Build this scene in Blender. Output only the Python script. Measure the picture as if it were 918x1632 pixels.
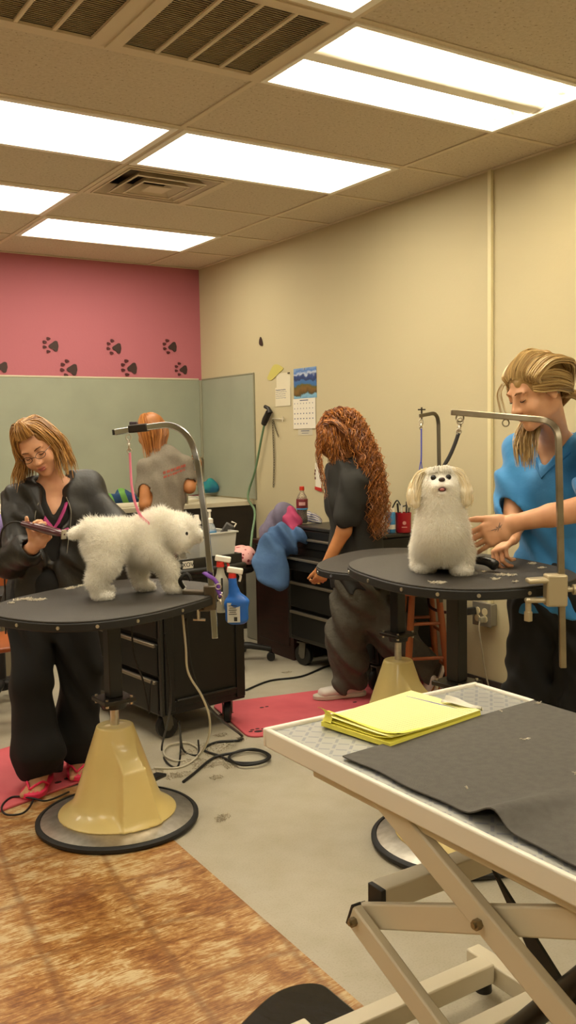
import bpy, bmesh, math, random
import numpy as np
from mathutils import Vector, Matrix
for o in list(bpy.data.objects): bpy.data.objects.remove(o)
rnd = random.Random(7)
scn = bpy.context.scene
COL = scn.collection
# ---------------------------------------------------------------- camera
CH = 1.432
YAW, PIT, ROL, FPX = 0.5733, -0.0839, -0.0181, 1489.0
_f = np.array([math.sin(YAW)*math.cos(PIT), math.cos(YAW)*math.cos(PIT), math.sin(PIT)])
_r = np.array([math.cos(YAW), -math.sin(YAW), 0.0]); _u = np.cross(_r, _f)
_r, _u = _r*math.cos(ROL)+_u*math.sin(ROL), -_r*math.sin(ROL)+_u*math.cos(ROL)
cam = bpy.data.objects.new('camera', bpy.data.cameras.new('camera')); COL.objects.link(cam)
M = Matrix.Identity(4)
for i in range(3):
    M[i][0], M[i][1], M[i][2] = _r[i], _u[i], -_f[i]
M[2][3] = CH
cam.matrix_world = M
cam.data.sensor_fit = 'HORIZONTAL'; cam.data.sensor_width = 36; cam.data.lens = FPX/918*36
cam.data.clip_start = 0.05
scn.camera = cam
# ---------------------------------------------------------------- world, exposure
w = bpy.data.worlds.new('world'); scn.world = w; w.use_nodes = True
w.node_tree.nodes['Background'].inputs[0].default_value = (1, .92, .78, 1)
w.node_tree.nodes['Background'].inputs[1].default_value = 0.25
scn.view_settings.view_transform = 'Standard'; scn.view_settings.look = 'None'
scn.view_settings.gamma = 1; scn.view_settings.use_curve_mapping = False
scn.view_settings.exposure = 0.55
LAMP_COL = (1.0, 0.91, 0.72); LAMP = 7.5
# ---------------------------------------------------------------- measuring helpers
def ray(x, y): return (x-459)/FPX*_r-(y-816)/FPX*_u+_f
CAMP = np.array([0, 0, CH])
def P(x, y, d): return CAMP+ray(x, y)*d                 # point at depth d
def PX(x, y, X): r = ray(x, y); return CAMP+r*(X/r[0])  # on a plane of constant X / Y / Z
def PY(x, y, Y): r = ray(x, y); return CAMP+r*(Y/r[1])
def PZ(x, y, Z): r = ray(x, y); return CAMP+r*((Z-CH)/r[2])
RH = np.array([_r[0], _r[1], 0]); RH /= np.linalg.norm(RH)
FH = np.array([_f[0], _f[1], 0]); FH /= np.linalg.norm(FH)
ZH = np.array([0, 0, 1.0])
def V(*a): return np.array(a, float)
def nrm(a): a = np.asarray(a, float); return a/max(np.linalg.norm(a), 1e-9)
# ---------------------------------------------------------------- materials
def lin(c):
    if isinstance(c, str):
        c = [int(c[i:i+2], 16)/255 for i in (0, 2, 4)]
    return tuple((x/12.92 if x <= .04045 else ((x+.055)/1.055)**2.4) for x in c)+(1,)
def node(nt, t, **kw):
    n = nt.nodes.new(t)
    for k, v in kw.items():
        if k in n.inputs.keys(): n.inputs[k].default_value = v
        else: setattr(n, k, v)
    return n
MATS = {}
def mat(name, c, rough=.6, metal=0, c2=None, scale=20, detail=4, bump=0, bscale=None, stretch=None, emis=None, alpha=None, trans=0, spec=None, coat=0, sss=0, island=None, ramp=(.35, .65), sheen=0):
    if name in MATS: return MATS[name]
    m = bpy.data.materials.new(name); m.use_nodes = True; nt = m.node_tree; b = nt.nodes['Principled BSDF']
    b.inputs['Base Color'].default_value = lin(c); b.inputs['Roughness'].default_value = rough; b.inputs['Metallic'].default_value = metal
    if spec is not None: b.inputs['Specular IOR Level'].default_value = spec
    if coat: b.inputs['Coat Weight'].default_value = coat
    if sheen: b.inputs['Sheen Weight'].default_value = sheen
    if trans: b.inputs['Transmission Weight'].default_value = trans; b.inputs['IOR'].default_value = 1.45
    if alpha is not None: b.inputs['Alpha'].default_value = alpha
    if sss:
        b.inputs['Subsurface Weight'].default_value = sss; b.inputs['Subsurface Radius'].default_value = (.01, .004, .002)
    if emis: b.inputs['Emission Color'].default_value = (*emis[0], 1); b.inputs['Emission Strength'].default_value = emis[1]
    if c2 or bump:
        tc = node(nt, 'ShaderNodeTexCoord'); mp = node(nt, 'ShaderNodeMapping'); nt.links.new(tc.outputs['Object'], mp.inputs['Vector'])
        if stretch: mp.inputs['Scale'].default_value = stretch
    if c2:
        rp = node(nt, 'ShaderNodeValToRGB'); rp.color_ramp.elements[0].color = lin(c); rp.color_ramp.elements[1].color = lin(c2)
        rp.color_ramp.elements[0].position, rp.color_ramp.elements[1].position = ramp
        if island:
            g = node(nt, 'ShaderNodeNewGeometry'); nt.links.new(g.outputs['Random Per Island'], rp.inputs[0])
            rp.color_ramp.elements[0].position, rp.color_ramp.elements[1].position = 0, 1
        else:
            nz = node(nt, 'ShaderNodeTexNoise', Scale=scale, Detail=detail); nt.links.new(mp.outputs[0], nz.inputs['Vector'])
            nt.links.new(nz.outputs[0], rp.inputs[0])
        nt.links.new(rp.outputs[0], b.inputs['Base Color'])
    if bump:
        nz2 = node(nt, 'ShaderNodeTexNoise', Scale=bscale or scale, Detail=detail); nt.links.new(mp.outputs[0], nz2.inputs['Vector'])
        bp = node(nt, 'ShaderNodeBump', Strength=min(1, bump), Distance=.01 if bump <= 1 else .01*bump); nt.links.new(nz2.outputs[0], bp.inputs['Height'])
        nt.links.new(bp.outputs[0], b.inputs['Normal'])
    MATS[name] = m; return m
# ---------------------------------------------------------------- objects
LOC = {}
def tag(o, label=None, cat=None, group=None, kind=None):
    if label: o['label'] = label
    if cat: o['category'] = cat
    if group: o['group'] = group
    if kind: o['kind'] = kind
    return o
def thing(name, loc, label, cat, group=None):
    o = bpy.data.objects.new(name, None); COL.objects.link(o); o.location = tuple(loc); o.empty_display_size = .1
    LOC[o.name] = np.array(loc, float)
    return tag(o, label, cat, group)
def link(name, me, m, parent=None, bev=0, sub=0, smooth=None, origin=None, seg=2):
    """verts are in world metres; the object origin goes to its parent's place"""
    o = bpy.data.objects.new(name, me); COL.objects.link(o)
    base = np.zeros(3)
    if parent is not None:
        base = LOC[parent.name]; o.parent = parent
        LOC[o.name] = base
    else:
        if origin is None:
            n = len(me.vertices); a = np.empty(n*3); me.vertices.foreach_get('co', a); a = a.reshape(-1, 3)
            lo, hi = a.min(0), a.max(0); origin = V((lo[0]+hi[0])/2, (lo[1]+hi[1])/2, lo[2])
        base = np.array(origin, float); o.location = tuple(base); LOC[o.name] = base
    n = len(me.vertices); a = np.empty(n*3); me.vertices.foreach_get('co', a)
    a = a.reshape(-1, 3)-base; me.vertices.foreach_set('co', a.ravel()); me.update()
    if m is not None: me.materials.append(m)
    if bev:
        b = o.modifiers.new('bevel', 'BEVEL'); b.width = bev; b.segments = seg; b.limit_method = 'ANGLE'; b.angle_limit = math.radians(40); b.harden_normals = False
    if sub:
        s = o.modifiers.new('subdivision', 'SUBSURF'); s.levels = s.render_levels = sub
    if smooth is True: me.polygons.foreach_set('use_smooth', [True]*len(me.polygons))
    elif smooth == 'auto' or bev:
        me.polygons.foreach_set('use_smooth', [True]*len(me.polygons)); me.set_sharp_from_angle(angle=math.radians(40))
    return o
class MB:
    def __init__(s): s.v = []; s.f = []
    def add(s, v, f):
        k = len(s.v); s.v += [tuple(map(float, p)) for p in v]; s.f += [tuple(i+k for i in q) for q in f]; return s
    def box(s, c, size, R=None):
        c = np.array(c, float); h = np.array(size, float)/2; R = np.eye(3) if R is None else R
        v = [c+R@(h*V(a, b, d)) for a in (-1, 1) for b in (-1, 1) for d in (-1, 1)]
        return s.add(v, [(0, 1, 3, 2), (4, 6, 7, 5), (0, 4, 5, 1), (2, 3, 7, 6), (0, 2, 6, 4), (1, 5, 7, 3)])
    def bar(s, a, b, w, h, up=(0, 0, 1)):
        a = np.array(a, float); b = np.array(b, float); d = nrm(b-a); x = np.cross(d, np.array(up, float))
        x = nrm(x) if np.linalg.norm(x) > 1e-6 else V(1, 0, 0)
        z = np.cross(x, d); return s.box((a+b)/2, (w, np.linalg.norm(b-a), h), np.array([x, d, z]).T)
    def cyl(s, a, b, r1, r2=None, n=16, cap=True):
        return s.tube([a, b], [r1, r1 if r2 is None else r2], n, cap)
    def tube(s, pts, r, n=8, cap=True, closed=False, flat=None):
        pts = [np.array(p, float) for p in pts]; m = len(pts); rs = r if hasattr(r, '__len__') else [r]*m
        T = []
        for i in range(m):
            if closed: T.append(nrm(pts[(i+1) % m]-pts[i-1]))
            else: T.append(nrm(pts[min(i+1, m-1)]-pts[max(i-1, 0)]))
        ref = V(0, 0, 1) if abs(T[0][2]) < .9 else V(1, 0, 0)
        x = nrm(np.cross(T[0], ref)); v = []
        for i in range(m):
            x = nrm(x-T[i]*np.dot(x, T[i])); y = np.cross(T[i], x)
            for k in range(n):
                a = 2*math.pi*k/n; c, q = math.cos(a), math.sin(a)
                if flat: q *= flat
                v.append(pts[i]+(x*c+y*q)*rs[i])
        f = []
        for i in range(m if closed else m-1):
            j = (i+1) % m
            for k in range(n): f.append((i*n+k, i*n+(k+1) % n, j*n+(k+1) % n, j*n+k))
        if cap and not closed: f.append(tuple(range(n))[::-1]); f.append(tuple((m-1)*n+k for k in range(n)))
        return s.add(v, f)
    def lathe(s, prof, c=(0, 0, 0), n=32, ax=None, sx=1, sy=1):
        c = np.array(c, float); z = V(0, 0, 1) if ax is None else nrm(ax)
        x = V(1, 0, 0) if abs(z[0]) < .9 else V(0, 1, 0); x = nrm(x-z*np.dot(x, z)); y = np.cross(z, x)
        v = []; m = len(prof)
        for (r, h) in prof:
            for k in range(n):
                a = 2*math.pi*k/n; v.append(c+x*(r*math.cos(a)*sx)+y*(r*math.sin(a)*sy)+z*h)
        f = [(i*n+k, i*n+(k+1) % n, (i+1)*n+(k+1) % n, (i+1)*n+k) for i in range(m-1) for k in range(n)]
        if prof[0][0] > 1e-5: f.append(tuple(range(n))[::-1])
        if prof[-1][0] > 1e-5: f.append(tuple((m-1)*n+k for k in range(n)))
        return s.add(v, f)
    def prism(s, poly, lo, hi):
        """poly: list of 3-D points (planar); extruded by vector hi-lo"""
        n = len(poly); lo = np.array(lo, float); hi = np.array(hi, float)
        v = [np.array(p, float)+lo for p in poly]+[np.array(p, float)+hi for p in poly]
        f = [tuple(range(n))[::-1], tuple(range(n, 2*n))]+[(i, (i+1) % n, n+(i+1) % n, n+i) for i in range(n)]
        return s.add(v, f)
    def ell(s, c, r, R=None, n=16, m=10):
        c = np.array(c, float); r = np.array(r if hasattr(r, '__len__') else (r, r, r), float); R = np.eye(3) if R is None else R
        v = []; f = []
        for i in range(1, m):
            t = math.pi*i/m
            for k in range(n): a = 2*math.pi*k/n; v.append(c+R@(r*V(math.sin(t)*math.cos(a), math.sin(t)*math.sin(a), math.cos(t))))
        v.append(c+R@(r*V(0, 0, 1))); v.append(c+R@(r*V(0, 0, -1))); T, B = len(v)-2, len(v)-1
        for i in range(m-2):
            for k in range(n): f.append((i*n+k, (i+1)*n+k, (i+1)*n+(k+1) % n, i*n+(k+1) % n))
        for k in range(n): f.append((T, k, (k+1) % n)); f.append((B, (m-2)*n+(k+1) % n, (m-2)*n+k))
        return s.add(v, f)
    def mesh(s, name='m', fix=True):
        me = bpy.data.meshes.new(name); me.from_pydata(s.v, [], s.f); me.validate(); me.update()
        if fix:
            bm = bmesh.new(); bm.from_mesh(me); bmesh.ops.recalc_face_normals(bm, faces=bm.faces); bm.to_mesh(me); bm.free()
        return me
    def build(s, name, m, parent=None, **kw): return link(name, s.mesh(name, kw.pop('fix', True)), m, parent, **kw)
def spline(pts, n=8, closed=False):
    """Catmull-Rom through the points"""
    p = [np.array(q, float) for q in pts]; m = len(p); out = []
    for i in range(m if closed else m-1):
        if closed: a, b, c, d = p[i-1], p[i], p[(i+1) % m], p[(i+2) % m]
        else: a, b, c, d = p[max(i-1, 0)], p[i], p[i+1], p[min(i+2, m-1)]
        for k in range(n):
            t = k/n; out.append(.5*((2*b)+(-a+c)*t+(2*a-5*b+4*c-d)*t*t+(-a+3*b-3*c+d)*t**3))
    if not closed: out.append(p[-1])
    return out
def rotz(a): c, s = math.cos(a), math.sin(a); return np.array([[c, -s, 0], [s, c, 0], [0, 0, 1.0]])
def frame(z, x=(1, 0, 0)):
    z = nrm(z); x = np.array(x, float); x = nrm(x-z*np.dot(x, z)); return np.array([x, np.cross(z, x), z]).T
def dup(o, off=(0, 0, 0), label=None, parent=None):
    c = o.copy(); COL.objects.link(c)
    if parent is None: c.location = tuple(np.array(o.location)+np.array(off, float))
    else: c.parent = parent
    if label: c['label'] = label
    for ch in [q for q in bpy.data.objects if q.parent == o]: dup(ch, parent=c)
    return c
# ---------------------------------------------------------------- smooth solids (signed distance field -> surface)
class SD:
    def __init__(s, lo, hi, vs=.005):
        s.lo = np.array(lo, float); s.vs = vs; s.n = np.ceil((np.array(hi, float)-s.lo)/vs).astype(int)+1
        s.D = np.full(s.n, .5, np.float32)
    def _reg(s, lo, hi, pad):
        a = np.maximum(np.floor((np.array(lo)-pad-s.lo)/s.vs).astype(int), 0); b = np.minimum(np.ceil((np.array(hi)+pad-s.lo)/s.vs).astype(int)+1, s.n)
        if (b <= a).any(): return None
        g = [(s.lo[i]+s.vs*np.arange(a[i], b[i])).astype(np.float32) for i in range(3)]
        return (slice(a[0], b[0]), slice(a[1], b[1]), slice(a[2], b[2])), g[0][:, None, None], g[1][None, :, None], g[2][None, None, :]
    def _mix(s, sl, d, k, sub=False):
        D = s.D[sl]
        if sub: d = -d; h = np.maximum(k-np.abs(D-d), 0)/k; s.D[sl] = np.maximum(D, d)+h*h*k/4
        else: h = np.maximum(k-np.abs(D-d), 0)/k; s.D[sl] = np.minimum(D, d)-h*h*k/4
    def cap(s, a, b, ra, rb=None, k=.02, sub=False):
        rb = ra if rb is None else rb; a = np.array(a, float); b = np.array(b, float); R = max(ra, rb)
        q = s._reg(np.minimum(a, b)-R, np.maximum(a, b)+R, k+3*s.vs)
        if q is None: return s
        sl, X, Y, Z = q; ab = b-a; L = max(ab@ab, 1e-9)
        t = np.clip(((X-a[0])*ab[0]+(Y-a[1])*ab[1]+(Z-a[2])*ab[2])/L, 0, 1)
        d = np.sqrt((X-a[0]-t*ab[0])**2+(Y-a[1]-t*ab[1])**2+(Z-a[2]-t*ab[2])**2)-(ra+(rb-ra)*t)
        s._mix(sl, d, k, sub); return s
    def chain(s, pts, rs, k=.02):
        for i in range(len(pts)-1): s.cap(pts[i], pts[i+1], rs[i], rs[i+1], k)
        return s
    def ell(s, c, r, R=None, k=.02, sub=False):
        c = np.array(c, float); r = np.array(r if hasattr(r, '__len__') else (r, r, r), float); R = np.eye(3) if R is None else R; m = r.max()
        q = s._reg(c-m, c+m, k+3*s.vs)
        if q is None: return s
        sl, X, Y, Z = q; X = X-c[0]; Y = Y-c[1]; Z = Z-c[2]
        L = [X*R[0, i]+Y*R[1, i]+Z*R[2, i] for i in range(3)]
        k0 = np.sqrt(sum((L[i]/r[i])**2 for i in range(3)))+1e-6; k1 = np.sqrt(sum((L[i]/r[i]**2)**2 for i in range(3)))+1e-6
        s._mix(sl, k0*(k0-1)/k1, k, sub); return s
    def ecap(s, a, b, wa, da, wb, db, side, k=.02, sub=False, n=2.0):
        """tapered limb of elliptical section; side = direction of the half-width w"""
        a = np.array(a, float); b = np.array(b, float); m = max(wa, da, wb, db); q = s._reg(np.minimum(a, b)-m, np.maximum(a, b)+m, k+3*s.vs)
        if q is None: return s
        sl, X, Y, Z = q; ax = b-a; L = np.linalg.norm(ax); ax = ax/L; u = np.array(side, float); u = nrm(u-ax*(u@ax)); v = np.cross(ax, u)
        X = X-a[0]; Y = Y-a[1]; Z = Z-a[2]; t = (X*ax[0]+Y*ax[1]+Z*ax[2])/L; tc = np.clip(t, 0, 1)
        W = wa+(wb-wa)*tc; Dp = da+(db-da)*tc; U = X*u[0]+Y*u[1]+Z*u[2]; Q = X*v[0]+Y*v[1]+Z*v[2]; e = (t-tc)*L
        mn = np.minimum(W, Dp)
        if n == 2.0: g = np.sqrt((U/W)**2+(Q/Dp)**2+(e/mn)**2)
        else: g = ((np.abs(U/W)**n+np.abs(Q/Dp)**n)**(2/n)+(e/mn)**2)**.5
        s._mix(sl, (g-1)*mn, k, sub); return s
    def half(s, p, nv, k=.004):
        """cut away the side the normal nv points to"""
        X, Y, Z = [(s.lo[i]+s.vs*np.arange(s.n[i])).astype(np.float32) for i in range(3)]; nv = nrm(nv); p = np.array(p, float)
        d = (X[:, None, None]-p[0])*nv[0]+(Y[None, :, None]-p[1])*nv[1]+(Z[None, None, :]-p[2])*nv[2]
        s.D = np.maximum(s.D, d.astype(np.float32)); return s
    def folds(s, amp=.006, seed=1, dirs=((1, 0, .3), (.2, 1, .5), (.5, -.6, .6)), freq=(40, 55, 75)):
        r = np.random.RandomState(seed)
        X, Y, Z = [(s.lo[i]+s.vs*np.arange(s.n[i])).astype(np.float32) for i in range(3)]
        X = X[:, None, None]; Y = Y[None, :, None]; Z = Z[None, None, :]
        w1 = np.sin(X*11+r.rand()*9+Z*7)*1.3+np.sin(Y*13+r.rand()*9-Z*9)*1.3
        t = 0
        for d, f in zip(dirs, freq):
            d = nrm(d); t = t+np.sin((X*d[0]+Y*d[1]+Z*d[2])*f+w1*(1+r.rand())+r.rand()*9)
        s.D = s.D+(amp/1.8*t).astype(np.float32); return s
    def mesh(s, name='s'):
        D = s.D; D[0] = D[-1] = .1; D[:, 0] = D[:, -1] = .1; D[:, :, 0] = D[:, :, -1] = .1
        S = D < 0; c = [S[i:S.shape[0]-1+i, j:S.shape[1]-1+j, k:S.shape[2]-1+k] for i in (0, 1) for j in (0, 1) for k in (0, 1)]
        al = c[0].copy(); an = c[0].copy()
        for q in c[1:]: al &= q; an |= q
        act = an & ~al; I = np.argwhere(act); ix = -np.ones(act.shape, np.int32); ix[act] = np.arange(len(I))
        acc = np.zeros((len(I), 3)); cnt = np.zeros(len(I))
        cor = [(i, j, k) for i in (0, 1) for j in (0, 1) for k in (0, 1)]
        for p in cor:
            for a in range(3):
                if p[a]: continue
                q = list(p); q[a] = 1
                d0 = D[I[:, 0]+p[0], I[:, 1]+p[1], I[:, 2]+p[2]]; d1 = D[I[:, 0]+q[0], I[:, 1]+q[1], I[:, 2]+q[2]]
                x = (d0 < 0) != (d1 < 0); t = np.where(x, d0/np.where(x, d0-d1, 1), 0)
                v = np.array(p, float)[None, :]+np.eye(3)[a][None, :]*t[:, None]; acc[x] += v[x]; cnt[x] += 1
        co = s.lo+(I+acc/cnt[:, None])*s.vs; F = []
        for a in range(3):
            b, g = (a+1) % 3, (a+2) % 3
            S0 = np.take(S, range(S.shape[a]-1), a); S1 = np.take(S, range(1, S.shape[a]), a); E = np.argwhere(S0 != S1)
            E = E[(E[:, b] > 0) & (E[:, g] > 0) & (E[:, b] < S.shape[b]-1) & (E[:, g] < S.shape[g]-1)]
            ib = np.eye(3, dtype=int)[b]; ig = np.eye(3, dtype=int)[g]
            q = [ix[tuple((E-m).T)] for m in (ib+ig, ig, 0*ib, ib)]; Q = np.stack(q, 1)
            fl = S0[tuple(E.T)]; Q[~fl] = Q[~fl][:, ::-1]; F.append(Q)
        F = np.concatenate(F); F = F[(F >= 0).all(1)]
        me = bpy.data.meshes.new(name); me.vertices.add(len(co)); me.vertices.foreach_set('co', co.ravel())
        me.loops.add(F.size); me.loops.foreach_set('vertex_index', F.ravel().astype(np.int32)); me.polygons.add(len(F))
        me.polygons.foreach_set('loop_start', np.arange(0, F.size, 4, dtype=np.int32))
        me.polygons.foreach_set('use_smooth', np.ones(len(F), bool)); me.update(calc_edges=True)
        s.co, s.F = co, F
        return me
    def build(s, name, m, parent=None, **kw): return link(name, s.mesh(name), m, parent, **kw)
# ================================================================ SETTING
XW, YB, ZC = 3.531, 6.712, 2.743
X0, Y0, G = 1.876, 3.683, .6096
def struct(name, mb, m, **kw): o = mb.build(name, m, None, **kw); o['kind'] = 'structure'; return o
# floor
m = mat('vinyl_floor', 'bab29f', .4, c2='afa68f', scale=9, detail=8, ramp=(.3, .7))
nt = m.node_tree; b_ = nt.nodes['Principled BSDF']
nz = node(nt, 'ShaderNodeTexNoise', Scale=160, Detail=2); tcn = [n for n in nt.nodes if n.type == 'MAPPING'][0]; nt.links.new(tcn.outputs[0], nz.inputs['Vector'])
rp = node(nt, 'ShaderNodeValToRGB'); rp.color_ramp.elements[0].position = .3; rp.color_ramp.elements[1].position = .5; rp.color_ramp.elements[0].color = (.78, .75, .7, 1); rp.color_ramp.elements[1].color = (1, 1, 1, 1)
nt.links.new(nz.outputs[0], rp.inputs[0]); mx = node(nt, 'ShaderNodeMixRGB', blend_type='MULTIPLY'); mx.inputs[0].default_value = .5
old = [l for l in nt.links if l.to_socket == b_.inputs['Base Color']][0].from_socket
nt.links.new(old, mx.inputs[1]); nt.links.new(rp.outputs[0], mx.inputs[2]); nt.links.new(mx.outputs[0], b_.inputs['Base Color'])
XL, YF = -3.2, -3.0
struct('floor', MB().box(((XL+XW)/2, (YF+YB)/2, -.05), (XW-XL, YB-YF, .1)), m)
cream = mat('cream_wall_paint', 'beb28f', .75, bump=.06, bscale=60)
pink = mat('pink_wall_paint', 'b56872', .75, bump=.06, bscale=60)
struct('wall_right', MB().box((XW+.06, (YF+YB)/2, ZC/2), (.12, YB-YF+.24, ZC+.3)), cream)
struct('wall_back', MB().box(((XL+XW)/2, YB+.06, ZC/2), (XW-XL, .12, ZC+.3)), pink)
struct('wall_left', MB().box((XL-.06, (YF+YB)/2, ZC/2), (.12, YB-YF+.24, ZC+.3)), cream)
struct('wall_front', MB().box(((XL+XW)/2, YF-.06, ZC/2), (XW-XL, .12, ZC+.3)), cream)
struct('baseboard_right', MB().box((XW-.006, (YF+5.9)/2, .055), (.012, 5.9-YF, .11)), mat('vinyl_cove_base', '3b3530', .5), bev=.003)
# shower-style panels above the tub (part of the walls)
pan = mat('grey_green_wall_panel', '9a9e8b', .38, c2='929684', scale=3)
struct('trim_1', MB().box(((XL+XW)/2, YB-.004, (.955+1.868)/2), (XW-XL, .008, .913)), pan)
struct('trim_2', MB().box((XW-.004, (5.889+YB)/2, (.955+1.868)/2), (.008, YB-5.889, .913)), pan)
tr = mat('panel_edge_strip', '8d8b74', .5)
struct('trim_3', MB().box((XW-.016, YB-.016, 1.41), (.02, .02, .91)), tr, bev=.004)
struct('trim_4', MB().box(((XL+XW-.03)/2, YB-.006, 1.875), (XW-XL-.03, .012, .014)), mat('pale_panel_cap', 'c9bfa6', .5), bev=.003)
struct('trim_5', MB().box((XW-.006, (5.885+YB)/2-.01, 1.873), (.012, YB-5.885-.02, .01)), tr, bev=.002)
struct('trim_6', MB().box((XW-.006, 5.889, 1.41), (.012, .012, .92)), tr, bev=.002)
# ceiling: tiles laid in a T-bar grid
tile = mat('ceiling_tile', 'd0c2a9', .9, c2='c6b79b', scale=70, detail=6, bump=.35, bscale=120)
nt = tile.node_tree; b_ = nt.nodes['Principled BSDF']; mpn = [n for n in nt.nodes if n.type == 'MAPPING'][0]
vz = node(nt, 'ShaderNodeTexNoise', Scale=75, Detail=3); nt.links.new(mpn.outputs[0], vz.inputs['Vector'])
rp = node(nt, 'ShaderNodeValToRGB'); rp.color_ramp.elements[0].position = .33; rp.color_ramp.elements[1].position = .37; rp.color_ramp.elements[0].color = (.55, .48, .4, 1); rp.color_ramp.elements[1].color = (1, 1, 1, 1)
nt.links.new(vz.outputs[0], rp.inputs[0]); mx = node(nt, 'ShaderNodeMixRGB', blend_type='MULTIPLY'); mx.inputs[0].default_value = .8
old = [l for l in nt.links if l.to_socket == b_.inputs['Base Color']][0].from_socket
nt.links.new(old, mx.inputs[1]); nt.links.new(rp.outputs[0], mx.inputs[2]); nt.links.new(mx.outputs[0], b_.inputs['Base Color'])
gx = lambda u: X0+u*G
gy = lambda v: Y0+v*G
lights = [(-2, 0), (0, 0), (-2, 2), (0, 3), (0, -2), (-2, -3), (-6, 0), (-6, -3), (0, -6), (-2, -8), (-6, -8), (0, -9), (-6, 3)]
holes = {}
for (u, v) in lights: holes[(u, v)] = holes[(u+1, v)] = 'light'
holes[(0, 1)] = 'vent'; holes[(-1, -2)] = 'grille'; holes[(-2, -2)] = 'grille'
mb = MB(); tb = MB()
v = -11
while gy(v) < YB-.02:
    y0, y1 = max(gy(v), YF), min(gy(v+1), YB)
    for u in range(-10, 4, 2):
        cells = [(u, v), (u+1, v)]
        if not any(c in holes for c in cells): spans = [(u, u+2)]
        else: spans = [(c[0], c[0]+1) for c in cells if c not in holes]
        for a, b in spans:
            x0, x1 = max(gx(a), XL), min(gx(b), XW)
            if x1 > x0 and y1 > y0: mb.box(((x0+x1)/2, (y0+y1)/2, ZC+.011), (x1-x0-.001, y1-y0-.001, .018))
    v += 1
struct('ceiling', mb, tile)
struct('trim_7', MB().box(((XL+XW)/2, (YF+YB)/2, ZC+.30), (XW-XL, YB-YF, .05)), mat('plenum_deck', '504538', .9))
w_ = .024
for u in range(-8, 4, 2):
    if XL < gx(u) < XW: tb.box((gx(u), (YF+YB)/2, ZC-.001), (w_, YB-YF, .006))
v = -10
while gy(v) < YB-.02:
    tb.box(((XL+XW)/2, gy(v), ZC-.0005), (XW-XL, w_, .005)); v += 1
for u, v in ((1, 1), (-1, -2)): tb.box((gx(u), gy(v+.5), ZC+.0002), (w_, G, .005))
for (a, b, c, d) in ((XW-.012, (YF+YB)/2, .024, YB-YF), ((XL+XW)/2, YB-.012, XW-XL, .024)): tb.box((a, b, ZC-.0025+.001*(c < 1)), (c, d, .005))
struct('trim_8', tb, mat('ceiling_grid_paint', 'd2c1a2', .55), bev=.001, seg=1)
# ---- ceiling lights
diff = mat('lit_diffuser', 'ffffff', .4, emis=(LAMP_COL, LAMP))
tubem = mat('lit_fluorescent_tube', 'ffffff', .3, emis=(LAMP_COL, LAMP*3.4))
enam = mat('white_enamel', 'efe8d8', .35)
seenlab = {(-2, 0): 'long lit ceiling panel cut by the left edge of the photo',
 (0, 0): 'long lit ceiling panel directly in front of the square air vent',
 (-2, 2): 'lit ceiling panel at the left edge, beyond the square vent',
 (0, 3): 'farthest lit ceiling panel, close to the pink wall',
 (0, -2): 'open ceiling light at the top right with bare fluorescent tubes and no diffuser',
 (-2, -3): 'lit ceiling panel showing only a corner at the top edge'}
for (u, v) in lights:
    x0, x1, y0, y1 = gx(u)+.012, gx(u+2)-.012, gy(v)+.012, gy(v+1)-.012; cx, cy = (x0+x1)/2, (y0+y1)/2
    lab = seenlab.get((u, v), 'lit fluorescent ceiling panel outside the photo')
    t = thing('ceiling_light', (cx, cy, ZC), lab, 'ceiling light', 'fluorescent lights in the ceiling grid')
    opn = (u, v) == (0, -2)
    h = MB(); L, W = x1-x0, y1-y0; dp = .10
    h.box((cx, cy, ZC+dp+.004), (L, W, .008))
    for q, sz in (((cx, y0+.004, ZC+dp/2), (L, .008, dp)), ((cx, y1-.004, ZC+dp/2), (L, .008, dp)), ((x0+.004, cy, ZC+dp/2), (.008, W, dp)), ((x1-.004, cy, ZC+dp/2), (.008, W, dp))): h.box(q, sz)
    h.build('housing', enam, t)
    fr = MB(); fw = .030 if not opn else .02
    for q, sz in (((cx, y0+fw/2, ZC-.003), (L, fw, .012)), ((cx, y1-fw/2, ZC-.003), (L, fw, .012)), ((x0+fw/2, cy, ZC-.003), (fw, W-2*fw, .012)), ((x1-fw/2, cy, ZC-.003), (fw, W-2*fw, .012))): fr.box(q, sz)
    fr.build('frame', enam, t)
    if not opn:
        MB().box((cx, cy, ZC+.003), (L-.05, W-.05, .004)).build('diffuser', diff, t)
    else:
        MB().box((cx, cy+.02, ZC+.045), (L-.02, .10, .09)).build('ballast_cover', enam, t, bev=.02)
        for k, yy in enumerate((-.22, -.12, .17, .24)):
            MB().cyl((x0+.05, cy+yy, ZC+.05), (x1-.05, cy+yy, ZC+.05), .0125, n=14).build('fluorescent_tube', tubem, t, smooth='auto')
            for xx in (x0+.03, x1-.03):
                MB().box((xx, cy+yy, ZC+.055), (.022, .03, .05)).build('lamp_holder', enam, t, bev=.004)
# ---- supply vent (square cone diffuser)
vm = mat('vent_enamel', 'd3c1a3', .45)
cx, cy = gx(.5), gy(1.5)
t = thing('air_vent', (cx, cy, ZC), 'square ceiling air vent of nested louvres between the lit panels', 'air vent')
def sqring(mb, c, a0, z0, a1, z1, th=.003):
    for k in range(4):
        R = rotz(k*math.pi/2); q = [R@V(-a0, -a0, 0), R@V(a0, -a0, 0), R@V(a1, -a1, 0), R@V(-a1, -a1, 0)]
        zz = [z0, z0, z1, z1]; pts = [V(c[0]+p_[0], c[1]+p_[1], z_) for p_, z_ in zip(q, zz)]
        mb.prism(pts, (0, 0, 0), (0, 0, th))
f_ = MB()
for a, b in ((.292, .262),): sqring(f_, (cx, cy), a, ZC-.006, b, ZC-.006)
f_.build('frame', vm, t)
MB().box((cx, cy, ZC+.09), (.58, .58, .01)).build('duct_back', mat('duct_dark', '5a4a38', .8), t)
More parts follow.
